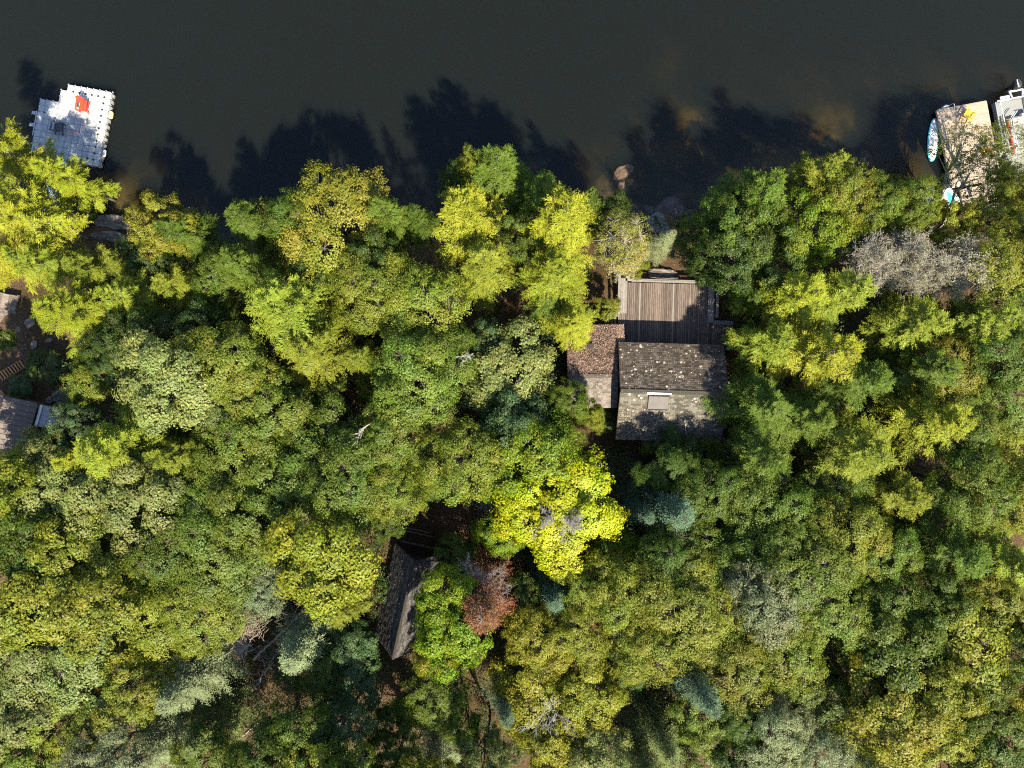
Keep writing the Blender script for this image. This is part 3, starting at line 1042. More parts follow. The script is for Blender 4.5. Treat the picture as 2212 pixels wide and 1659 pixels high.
eZ, rdZ = hz - 2.6, rz_ - 2.6
mr_ = panel(-wR, 0, rdZ, eZ, -hyl, top0).obj('roof', M_metalroof, house)
panel(-wR * 2, -wR - .005, eZ, rdZ, -hyl, top0).obj('roof', M_metalroof, house)
for k in range(11):
    y = top0 - .06 - k * .38
    s_ = MB(); s_.beam((-wR + .02, y, rdZ + .022), (.0, y, eZ + .022), .035, .05); s_.obj('seam', M_metalroof, mr_)
    s_ = MB(); s_.beam((-wR * 2, y, eZ + .022), (-wR - .02, y, rdZ + .022), .035, .05); s_.obj('seam', M_metalroof, mr_)
s_ = MB(); s_.beam((-wR, top0 + .01, rdZ + .05), (-wR, -hyl, rdZ + .05), .24, .05); s_.obj('ridge_cap', M_metalroof, mr_)
gr = panel(.08, 1.75, eZ - .35, eZ - .85, -1.55, .02).obj('porch_roof', M_metalgrey, house)
for k in range(5):
    y = -.03 - k * .36
    s_ = MB(); s_.beam((.09, y, eZ - .33), (1.75, y, eZ - .83), .035, .05); s_.obj('seam', M_metalgrey, gr)
s_ = MB(); s_.beam((.1, .03, eZ - .3), (.1, -1.58, eZ - .3), .2, .06); s_.obj('flashing', M_white, gr)
hb = MB(); hb.box((-wR, -hyl / 2 - .1, eZ / 2 - .35), (wR * 2 - .5, hyl - .5, eZ + .3)); hb.obj('wall', M_wallwood, house)
hb = MB(); hb.box((.7, -.8, .8), (1.7, 1.2, 2.2)); hb.obj('wall', M_wallwood, house)

# orange slatted deck and steps beside it
od = empty('slatted_deck', W(2, 885, 3.3), 'orange brown slatted deck strip left of the brown metal roof', 'deck', rz=math.radians(-52))
for k in range(12):
    m_ = MB(); m_.box((0, -.9 + k * .16, 0), (2.4, .11, .04)); m_.obj('slat', M_orangewood, od)
st = empty('garden_steps', W(26, 800, 2.9), 'sunlit orange wooden steps between the dirt patch and metal roof', 'steps', rz=math.radians(36))
for k in range(9):
    m_ = MB(); m_.box((-.8 + k * .2, 0, .35 - k * .06), (.10, .62, .04)); m_.obj('step', M_orangewood, st)
for y in (-.33, .33):
    m_ = MB(); m_.beam((-.9, y, .28), (.9, y, -.26), .04, .15); m_.obj('stringer', M_orangewood, st)

# weathered boardwalk
bw = empty('boardwalk', W(18, 676, 2.4), 'weathered grey plank boardwalk end at the left edge above the dirt clearing', 'boardwalk', rz=math.radians(-12))
bmesh_ = MB(); bmesh_.box((0, 0, 0), (1.9, .125, .05), bev=.006); bme = bmesh_.mesh('plank', M_greywood)
for k in range(20):
    mobj('plank', bme, bw, (-.35 + rng.uniform(-.03, .03), -1.3 + k * .14, 0 if k < 11 else .18))
m_ = MB(); m_.beam((.52, -1.35, -.1), (.52, .2, -.1), .06, .16); m_.beam((.52, .22, .06), (.52, 1.5, .06), .06, .16); m_.obj('stringer', M_greywood, bw)
m_ = MB(); m_.beam((-.25, .3, .27), (-.25, 1.4, .27), .5, .08); m_.obj('bench_board', M_greywood, bw)

# white hull under the leaves
def hull_mesh(l, w, h, mat, name):
    V, F = [], []
    n1, n2 = 14, 8
    for i in range(n1 + 1):
        t = i / n1 * 2 - 1
        ww = w * .5 * max(1 - abs(t) ** 2.6, 0.0) ** .6
        for j in range(n2 + 1):
            a = PI * j / n2
            V.append((t * l / 2, -math.cos(a) * ww, math.sin(a) ** .7 * h * max(1 - abs(t) ** 4, .05)))
    for i in range(n1):
        for j in range(n2):
            k = i * (n2 + 1) + j
            F.append((k, k + n2 + 1, k + n2 + 2, k + 1))
    return mesh_np(name, V, F, mat, smooth=True)


p = W(203, 843, 3.0)
wh = mobj('upturned_hull', hull_mesh(2.9, .95, .5, M_white, 'upturned_hull'), None, (p.x, p.y, gz(p.x, p.y) + .02), (0, 0, math.radians(14)))
props(wh, 'white curved hull half hidden under leaves beside the large boulder', 'boat')

# ------------------------------------------------------------------ floating dock of plastic cubes
P_ = .504
O_ = S(212.25, 263.25, .38)
fd = empty('floating_dock', (O_.x, O_.y, 0), 'white floating dock of plastic cubes, partly greyed as tree shade, at the upper left', 'dock', rz=math.radians(-10.0))


def cube_mesh(mat):
    g, ch, bv, h = P_ / 2 - .006, .085, .022, .38
    def ring(r, c, z):
        return [(-r + c, -r, z), (r - c, -r, z), (r, -r + c, z), (r, r - c, z), (r - c, r, z), (-r + c, r, z), (-r, r - c, z), (-r, -r + c, z)]
    vs = ring(g, ch, -.2) + ring(g, ch, h - bv) + ring(g - bv, ch, h)
    fs = [tuple(16 + i for i in range(8))]
    for i in range(8):
        j = (i + 1) % 8
        fs += [(i, j, 8 + j, 8 + i), (8 + i, 8 + j, 16 + j, 16 + i)]
    return mesh_np('float_cube', vs, fs, mat)


cw, cube_shade = cube_mesh(M_cube), cube_mesh(M_shadecube_pin)
cells = [(c, 0) for c in range(0, 7)] + [(c, r) for r in (1, 2) for c in range(-1, 7)] + [(c, r) for r in range(3, 12) for c in range(-4, 7)]
cellset = set(cells)
rng = np.random.default_rng(4)
for (c, r) in cells:
    mobj('float_cube', cube_shade if (c < 0 or r > 4) and c < 5 else cw, fd, ((c + .5) * P_, -(r + .5) * P_, rng.uniform(-.006, .006)))  # tree shade painted in: left and lower cubes take the bluish grey copy
capm = MB(); capm.cyl((0, 0, .375), .078, .02, 12)
cap_me = capm.mesh('cap', M_black)
for (i, j) in [(k, 1) for k in range(1, 7)] + [(6, k) for k in range(2, 11)] + [(6, 11), (5, 11), (-3, 5)]:
    mobj('cap', cap_me, fd, (i * P_, -j * P_, 0))
pin = MB()
for i in range(-4, 8):
    for j in range(0, 13):
        n_ = [(i - 1, j - 1) in cellset, (i, j - 1) in cellset, (i - 1, j) in cellset, (i, j) in cellset]
        if sum(n_) >= 3:
            pin.cyl((i * P_, -j * P_, .30), .062, .065, 8, 0)
        elif sum(n_) == 2 or sum(n_) == 1:
            ox = .05 * ((n_[0] or n_[2]) * -1 + (n_[1] or n_[3]) * 1)
            oy = .05 * ((n_[0] or n_[1]) * 1 + (n_[2] or n_[3]) * -1)
            pin.cyl((i * P_ - ox * .6, -j * P_ - oy * .6, .2), .05, .10, 8, 0)
props(pin.obj('connector_pins', M_shadecube_pin, fd), kind='stuff')
sb = MB()
for k in range(1, 11):
    sb.cyl((7 * P_ + .05, -(k + .05) * P_, .02), .05, .16, 8)
props(sb.obj('side_bolts', M_black, fd), kind='stuff')
b = MB(); b.beam((-4 * P_ - .05, -5.0 * P_, .36), (-4 * P_ - .05, -8.9 * P_, .36), .07, .1); b.obj('side_rail', M_alu, fd)
for yy in (-5.35, -7.25):
    b = MB()
    b.beam((-4 * P_ - .1, yy * P_ + .1, .34), (-4 * P_ - .5, yy * P_ + .1, .30), .05, .05)
    b.beam((-4 * P_ - .1, yy * P_ - .1, .34), (-4 * P_ - .5, yy * P_ - .1, .30), .05, .05)
    b.box((-4 * P_ - .34, yy * P_, .30), (.3, .15, .03))
    b.obj('bracket', M_alu, fd)
rg = MB()
rg.tube([(1.52 + .07 * math.cos(a), -3.62 + .07 * math.sin(a), .41) for a in [2 * PI * i / 10 for i in range(10)]], .02, 6, closed=True)
ring_o = rg.obj('mooring_ring', M_redplastic, None, loc=fd.location, rot=fd.rotation_euler)
props(ring_o, 'small red ring lying on the floating dock beside the charcoal chair', 'ring')
rp = MB()
rp.tube([(1.45, -3.62, .40), (1.2, -3.5, .395), (1.02, -3.62, .395), (1.08, -3.85, .395), (.95, -4.0, .395)], .012, 5)
rpo = rp.obj('rope', M_redplastic, None, loc=fd.location, rot=fd.rotation_euler)
props(rpo, 'thin red cord running from the red ring to the charcoal chair', 'cord')


def capsule(l, r, mat, name, loc, rot, label, cat):
    V, F = [], []
    n, m_ = 12, 9
    zs = [(-l / 2, .25), (-l / 2 + r * .25, .7), (-l / 2 + r * .7, .97), (-l / 2 + r, 1), (l / 2 - r, 1), (l / 2 - r * .7, .97), (l / 2 - r * .25, .7), (l / 2, .25)]
    for z, k in zs:
        for j in range(n):
            a = 2 * PI * j / n
            V.append((math.cos(a) * r * k, z, math.sin(a) * r * k))
    for i in range(len(zs) - 1):
        for j in range(n):
            F.append((i * n + j, i * n + (j + 1) % n, (i + 1) * n + (j + 1) % n, (i + 1) * n + j))
    F += [tuple(range(n)), tuple((len(zs) - 1) * n + j for j in range(n))[::-1]]
    o = mobj(name, mesh_np(name, V, F, mat, smooth=True), None, loc, rot)
    return props(o, label, cat)


RZD = Matrix.Rotation(math.radians(-10), 3, 'Z')


def onfd(x, y, z):
    return Vector((fd.location.x, fd.location.y, 0)) + RZD @ Vector((x, y, z))


capsule(.60, .16, M_fender, 'fender', onfd(7 * P_ + .19, -3.55 * P_, .24), (0, 0, math.radians(-10)), 'yellow fender hanging on the right side of the floating dock', 'fender')
capsule(.58, .13, M_white, 'fender', onfd(7 * P_ + .17, -9.7 * P_, .2), (0, 0, math.radians(-10)), 'white fender hanging lower on the right side of the floating dock', 'fender')
gp = empty('gangplank', onfd(.35, -12.05 * P_, .36), 'pale grey gangplank from the floating dock to shore under conifer branches', 'gangplank', rz=math.radians(-10))
gpm = MB(); gpm.box((0, 0, 0), (1.35, .19, .04), bev=.006); gpme = gpm.mesh('plank', M_palepad)
for k in range(22):
    mobj('plank', gpme, gp, (0, -.12 - k * .205, .01 + k * .012))
for x in (-.7, .7):
    m_ = MB(); m_.beam((x, 0, 0), (x, -4.6, .27), .05, .12); m_.obj('stringer', M_alu, gp)


# ------------------------------------------------------------------ adirondack style chairs
def chair(loc, rz, mat, label, group, s=1.1):
    t = empty('lounge_chair', loc, label, 'chair', group, rz)
    t.scale = (s, s, s)
    for k in range(5):
        m_ = MB(); m_.box((0, -.40 + k * .115, .36 - k * .022), (.52, .10, .025)); m_.obj('seat_slat', mat, t)
    for k in range(5):
        x = -.21 + k * .105
        h = .78 - .10 * abs(k - 2) ** 1.5 * .5
        m_ = MB(); m_.beam((x * .9, .10, .26), (x * 1.15, .10 + h * .42, .26 + h), .095, .025); m_.obj('back_slat', mat, t)
    m_ = MB(); m_.beam((-.30, .31, .60), (.30, .31, .60), .05, .05); m_.obj('back_rail', mat, t)
    for sx in (-1, 1):
        m_ = MB(); m_.box((sx * .345, -.08, .56), (.13, .76, .028), bev=.01); m_.obj('arm', mat, t)
        m_ = MB(); m_.box((sx * .30, -.40, .275), (.05, .09, .55)); m_.obj('leg', mat, t)
        m_ = MB(); m_.beam((sx * .28, -.42, .30), (sx * .28, .42, .04), .035, .10); m_.obj('leg', mat, t)
    return t


def zfd(x, y):
    return S(60 + x / 5.353, 230 + y / 5.353, .40)


chair(zfd(1110, 560), math.radians(-7), M_redplastic, 'bright red plastic lounge chair standing on the white part of the floating dock', 'lounge chairs on the floating dock')
chair(zfd(690, 940), math.radians(168), M_darkplastic, 'charcoal plastic lounge chair standing on the shade-greyed part of the floating dock', 'lounge chairs on the floating dock')

# ------------------------------------------------------------------ wooden dock on the right
a_r = math.radians(10.6)
tl = S(2930.3, 343.8, .55)
wd_ = empty('timber_dock', (tl.x, tl.y, .55), 'pale timber plank dock under thin leafy branches at the upper right', 'dock', rz=a_r)
DW, DL = 3.95, 6.3
dm = MB(); dm.box((0, 0, 0), (DW, .134, .04), bev=.006); dme = dm.mesh('plank', M_dockwood)
rng = np.random.default_rng(9)
for k in range(43):
    mobj('plank', dme, wd_, (DW / 2 + rng.uniform(-.012, .012), -.07 - k * .147, -.02 + rng.uniform(-.003, .003)))
m_ = MB(); m_.beam((-.02, .0, -.13), (-.02, -DL, -.13), .05, .2); m_.beam((DW + .02, 0, -.13), (DW + .02, -DL, -.13), .05, .2)
m_.beam((0, .02, -.13), (DW, .02, -.13), .05, .2); m_.obj('edge_board', M_dockwood, wd_)
m_ = MB()
for x in (.3, DW - .3):
    for y in (-.5, -3, -5.8): m_.cyl((x, y, -2.6), .09, 2.5, 8)
m_.obj('post', M_wallwood, wd_)
# swim ladder hand rails
lad = empty('swim_ladder', wd_.matrix_basis @ Vector((.75, 0.02, 0)), 'white tubular swim ladder on the far end of the timber dock', 'ladder', rz=a_r)
for x in (-.22, .32):
    m_ = MB(); m_.tube([(x, -.3, .02), (x, -.3, .38), (x, -.15, .47), (x, .1, .45), (x, .18, .3), (x, .2, -.9)], .03, 8); m_.obj('hand_rail', M_white, lad, smooth=True)
for k in range(3):
    m_ = MB(); m_.box((.05, .2, -.1 - k * .28), (.5, .09, .03)); m_.obj('rung', M_white, lad)
m_ = MB(); m_.box((-.62, -.05, .04), (.12, .16, .08), bev=.02); m_.box((-.42, -.03, .03), (.08, .12, .05), bev=.02)
cl = m_.obj('dock_cleat', M_alu, None, loc=lad.location, rot=lad.rotation_euler); props(cl, 'small metal cleat left of the white swim ladder', 'cleat')
# landing behind it
lp = S(2850 + 612 / 4.046, 240 + 1425 / 4.046, .7)
ld = empty('dock_landing', (lp.x, lp.y, .7), 'pale timber landing between the timber dock and shore trees', 'landing', rz=a_r * 1.1)
lm = MB(); lm.box((0, 0, 0), (2.7, .134, .04), bev=.006); lme = lm.mesh('plank', M_dockwood)
for k in range(14):
    mobj('plank', lme, ld, (1.35, -.07 - k * .147, -.02))
m_ = MB(); m_.tube([(2.25, -.1, .12), (2.42, -.5, .12), (2.45, -1.0, .12), (2.3, -1.5, .12), (2.0, -1.9, .12)], .028, 7); m_.obj('hose', M_white, ld)
m_ = MB(); m_.beam((0, 0, -.12), (0, -2, -.12), .05, .18); m_.beam((2.7, 0, -.12), (2.7, -2, -.12), .05, .18); m_.obj('edge_board', M_dockwood, ld)


def ondock(x, y):
    return wd_.matrix_basis @ Vector((x, y, .0))


chair(ondock(2.05, -.98), math.radians(150), M_yellowplastic, 'yellow lounge chair at the open end of the timber dock under leaves', 'lounge chairs on the timber dock', 1.0)
chair(ondock(3.0, -3.9), math.radians(215), M_orangeplastic, 'orange yellow lounge chair halfway along the timber dock under leaves', 'lounge chairs on the timber dock', 1.0)


# ------------------------------------------------------------------ paddle boards
def board(loc, rz, l, w, label, top, nose=1.8):
    t = empty('paddleboard', loc, label, 'paddleboard', 'paddleboards by the timber dock', rz)
    def outline(k, n=28):
        o = []
        for i in range(n):
            a = 2 * PI * i / n
            x = math.copysign(abs(math.cos(a)) ** .85, math.cos(a)) * w / 2 * k
            y = math.sin(a) * l / 2 * (1 - (1 - k) * w / l * 1.5)
            o.append((x * (1 - .10 * math.sin(a)), y))
        return o
    n = 28
    V, F = [], []
    for k, z in ((.8, 0.0), (1, .05), (1, .10), (.9, .145)):
        V += [(x, y, z + .05 * max(0, y / l * 2 - .5) ** 2) for x, y in outline(k, n)]
    for i in range(3):
        for j in range(n):
            F.append((i * n + j, i * n + (j + 1) % n, (i + 1) * n + (j + 1) % n, (i + 1) * n + j))
    F.append(tuple(3 * n + j for j in range(n)))
    F.append(tuple(range(n))[::-1])
    mobj('body', mesh_np('body', V, F, M_teal), t)
    V2 = [(x * .97, y * .985, .148 + .05 * max(0, y / l * 2 - .5) ** 2) for x, y in outline(.88, n)] + [(x * .95, y * .975, .156 + .05 * max(0, y / l * 2 - .5) ** 2) for x, y in outline(.88, n)]
    F2 = [(j, (j + 1) % n, n + (j + 1) % n, n + j) for j in range(n)] + [tuple(n + j for j in range(n))]
    mobj('deck_pad', mesh_np('deck_pad', V2, F2, top), t)
    m_ = MB(); m_.box((0, -l * .40, .165), (.10, .05, .02)); m_.obj('handle', M_black, t)
    return t


p = S(2916.5, 437, .1)
board((p.x, p.y, .0), math.radians(-4), 3.45, .86, 'teal rimmed paddleboard with white top floating along the timber dock', M_white)
p = S(2850 + 252 / 4.046, 240 + 1640 / 4.046, .4)
board((p.x, p.y, .35), math.radians(6), 3.1, .98, 'white topped paddleboard whose rounded end shows above the shore leaves', M_white)
p = S(2850 + 485 / 4.046, 240 + 1590 / 4.046, .4)
kb = empty('inflatable_boat', (p.x, p.y, .45), 'teal inflatable boat with pale grey tube half hidden by shore leaves', 'inflatable boat', rz=math.radians(24))
m_ = MB(); m_.tube([(.42 * math.copysign(abs(math.cos(a)) ** .8, math.cos(a)), 1.05 * math.sin(a), .16) for a in [2 * PI * i / 26 for i in range(26)]], .17, 10, closed=True)
m_.obj('tube', M_palepad, kb, smooth=True)
m_ = MB(); m_.cyl((0, 0, 0), .36, .12, 20); fo = m_.obj('floor', M_teal, kb); fo.scale = (1.05, 2.6, 1)

# ------------------------------------------------------------------ motor boat
q = S(3109.6, 319.7, .6)
bt = empty('motor_boat', (q.x, q.y, 0), 'aluminium motor boat with black outboard moored beside the timber dock', 'boat', rz=math.radians(10.5))
BW_, BL_ = 2.45, 6.2
hull = MB()
prof = [(0, 1.0), (.25, 1.0), (.6, .98), (.8, .78), (.93, .42), (1.0, .06)]
V = []
for t, k in prof:
    y = -t * BL_
    xc = BW_ / 2
    for z, kk in ((-.25, .75), (.15, .97), (.62, 1.0), (.62, .93), (.34, .92)):
        V += [(xc - k * kk * BW_ / 2, y, z), (xc + k * kk * BW_ / 2, y, z)]
F = []
for i in range(len(prof) - 1):
    for j in range(4):
        a0, b0 = i * 10 + j * 2, (i + 1) * 10 + j * 2
        F += [(a0, b0, b0 + 2, a0 + 2), (a0 + 1, a0 + 3, b0 + 3, b0 + 1)]
    F.append((i * 10, i * 10 + 1, (i + 1) * 10 + 1, (i + 1) * 10))
F.append((0, 1, 3, 5, 4, 2))
hull.add(V, F)
hull.obj('hull', M_alu, bt)
V = []
for t, k in prof:
    V += [(BW_ / 2 - k * .925 * BW_ / 2, -t * BL_ - (.02 if t == 0 else 0), .36), (BW_ / 2 + k * .925 * BW_ / 2, -t * BL_ - (.02 if t == 0 else 0), .36)]
flo = MB(); flo.add(V, [(2 * i, 2 * i + 1, 2 * i + 3, 2 * i + 2) for i in range(len(prof) - 1)]); flo.obj('floor', M_carpet, bt)
m_ = MB(); m_.tube([(.16, -.12, .95), (.22, -2.2, .95)], .035, 7); m_.tube([(.16, -.12, .6), (.16, -.12, .95)], .03, 6); m_.tube([(.2, -1.5, .6), (.2, -1.5, .95)], .03, 6); m_.obj('side_rail', M_white, bt)
m_ = MB(); m_.tube([(.05, .02, .8), (2.4, .02, .8)], .05, 7); m_.obj('stern_rail', M_white, bt)
m_ = MB(); m_.box((.75, .1, .7), (.72, .34, .05)); m_.tube([(.4, .3, .72), (.4, .05, .72)], .03, 6); m_.tube([(1.1, .3, .72), (1.1, .05, .72)], .03, 6); m_.tube([(.38, .3, .72), (1.12, .3, .72)], .03, 6); m_.obj('boarding_ladder', M_white, bt)
m_ = MB(); m_.beam((1.35, .05, .68), (1.2, .62, .68), .1, .1); m_.beam((2.15, .05, .68), (2.3, .62, .68), .1, .1); m_.beam((1.2, .6, .66), (2.3, .6, .66), .12, .08); m_.obj('motor_bracket', M_white, bt)
m_ = MB(); m_.beam((.48, -1.6, .86), (.5, -4.3, .86), .14, .24); m_.obj('stripe', M_redpaint, bt)
for dx in (.68, .86):
    m_ = MB(); m_.tube([(dx + .5, -1.05, .95), (dx, -1.55, .98), (dx + .02, -4.4, .98)], .03, 6); m_.obj('top_rail', M_white, bt)
m_ = MB(); m_.box((1.75, -1.75, .62), (1.2, .62, .42), bev=.12); m_.box((2.0, -1.45, .86), (.7, .28, .34), bev=.1); m_.obj('seat', M_vinyl, bt)
m_ = MB(); m_.beam((.8, -1.75, .9), (1.4, -1.65, .8), .2, .05); m_.obj('console', M_vinyl, bt)
mot = MB()
n = 14
lay = [(.55, .16, .30), (.75, .22, .38), (.98, .24, .42), (1.16, .2, .36), (1.26, .1, .2)]
V, F = [], []
for z, rx, ry in lay:
    for j in range(n):
        a = 2 * PI * j / n
        V.append((1.72 + rx * math.cos(a) * 1.15, .98 + ry * math.sin(a), z))
for i in range(len(lay) - 1):
    for j in range(n):
        F.append((i * n + j, i * n + (j + 1) % n, (i + 1) * n + (j + 1) % n, (i + 1) * n + j))
F += [tuple((len(lay) - 1) * n + j for j in range(n)), tuple(range(n))[::-1]]
mot.add(V, F)
mo_ = mot.obj('outboard_motor', M_black, bt, smooth=True)
m_ = MB(); m_.box((1.72, 1.05, -.1), (.16, .26, 1.3)); m_.obj('shaft', M_black, mo_)
m_ = MB(); m_.beam((1.55, .68, 1.235), (1.55, 1.28, 1.235), .05, .06); m_.obj('stripe', M_white, mo_)

# ------------------------------------------------------------------ tree prototypes
def tubes(segs, sides):
    """segs: (n,8) p0 p1 r0 r1 -> V,F"""
    segs = np.asarray(segs, float)
    p0, p1, r0, r1 = segs[:, :3], segs[:, 3:6], segs[:, 6:7], segs[:, 7:8]
    d = nrm(p1 - p0)
    ref = np.where(np.abs(d[:, 2:3]) < .9, np.array([[0, 0, 1.]]), np.array([[1., 0, 0]]))
    x = nrm(np.cross(ref, d)); y = np.cross(d, x)
    vs = []
    for p, r in ((p0, r0), (p1, r1)):
        for j in range(sides):
            a = 2 * PI * j / sides
            vs.append(p + (x * math.cos(a) + y * math.sin(a)) * r)
    V = np.stack(vs, 1).reshape(-1, 3)
    n = len(segs)
    base = (np.arange(n) * 2 * sides)[:, None]
    F = []
    for j in range(sides):
        j2 = (j + 1) % sides
        F.append(base + np.array([[j, j2, sides + j2, sides + j]]))
    return V, np.concatenate(F, 0).astype(np.int32)


def rdirs(rng, n):
    return nrm(rng.normal(0, 1, (n, 3)))


def curve(p0, p1, r0, r1, k, rng, wob_=.06, sag=0.0):
    p0, p1 = np.array(p0, float), np.array(p1, float)
    L_ = np.linalg.norm(p1 - p0)
    pts = [p0 + (p1 - p0) * t + (rng.normal(0, wob_ * L_, 3) * math.sin(PI * t)) + np.array([0, 0, -sag * L_ * math.sin(PI * t)]) for t in np.linspace(0, 1, k + 1)]
    rs = np.linspace(r0, r1, k + 1)
    return [np.concatenate([pts[i], pts[i + 1], [rs[i], rs[i + 1]]]) for i in range(k)], pts


def broad(seed, R, H, depth, nl, leaf, nleaf, cpl, cr=.17, lobe_r=.42, bark=None, needle=False, wr=.55, spread=.75, irregular=.16):
    """broadleaved tree: trunk mesh and crown mesh (base at the origin)"""
    rng = np.random.default_rng(seed)
    c0 = np.array([0, 0, H - depth * .55])
    sc_ = np.array([R, R, depth * .5])
    segs = []
    s_, tp = curve((0, 0, -.6), c0 + np.array([rng.normal(0, .2), rng.normal(0, .2), depth * .1]), .045 * R + .06, .03 * R, 5, rng, .03)
    segs += s_
    cl_c, cl_d, cl_r, cl_t, cl_a = [], [], [], [], []
    for i in range(nl):
        t = (i + .5) / nl
        z = 1 - t * 1.35
        a = i * 2.39996 + rng.normal(0, .35)
        h = math.sqrt(max(0, 1 - min(abs(z), 1) ** 2))
        d = np.array([h * math.cos(a), h * math.sin(a), z])
        k = rng.uniform(.5, .5 + irregular * 2)
        lc = c0 + d * sc_ * k
        lr = lobe_r * R * rng.uniform(.75, 1.2)
        s_, bp = curve(tp[2 + (i % 3)], lc, .022 * R, .008 * R, 3, rng, .07)
        segs += s_
        lt_ = rng.random()
        la_ = rng.random()
        m_ = int(cpl * rng.uniform(.7, 1.3))
        dd = rdirs(rng, m_ * 3)
        dd = dd[(dd @ d > -.25) | (dd[:, 2] > .25)][:m_]
        for e in dd:
            cc = lc + e * lr * rng.uniform(.62, 1.05) * np.array([1, 1, .8])
            cl_c.append(cc); cl_d.append(e); cl_r.append(cr * R * rng.uniform(.45, 1.35)); cl_t.append(lt_ * .5 + rng.random() * .5); cl_a.append(la_ * .5 + rng.random() * .5)
            if rng.random() < .45:
                segs.append(np.concatenate([lc, cc, [.006 * R, .003 * R]]))
    cl_c, cl_d, cl_r = np.array(cl_c), np.array(cl_d), np.array(cl_r)
    nc = len(cl_c)
    idx = rng.integers(0, nc, nleaf)
    off = rdirs(rng, nleaf) * (rng.random((nleaf, 1)) ** .45) * cl_r[idx][:, None]
    off[:, 2] *= .6
    P = cl_c[idx] + off
    out_ = nrm((P - c0) / sc_)
    N = cl_d[idx] * .55 + out_ * .40 + np.array([[0, 0, .35]]) + rng.normal(0, spread * .52, (nleaf, 3)) + nrm(off) * .30
    ln = leaf * rng.uniform(.65, 1.35, nleaf)
    if needle:
        U = nrm(off) + rng.normal(0, .4, (nleaf, 3)) + np.array([[0, 0, .25]])
    else:
        U = rng.normal(0, 1, (nleaf, 3))
    tint = np.clip(.45 * np.array(cl_t)[idx] + .55 * rng.random(nleaf), 0, 1)
    age = np.clip(.75 * np.array(cl_a)[idx] + .27 * rng.random(nleaf), 0, 1)
    V, F, t_, g_ = leaf_quads(P, N, U, ln, wr, tint, age, rng, fold=.22)
    crown = mesh_np('crown', V, F, M_needle if needle else M_leaf, attrs={'tint': t_, 'age': g_})
    V, F = tubes(segs, 5)
    trunk = mesh_np('trunk', V, F, bark or M_bark, smooth=True)
    return dict(trunk=trunk, crown=crown, R=R, H=H, zc=H - depth * .42)


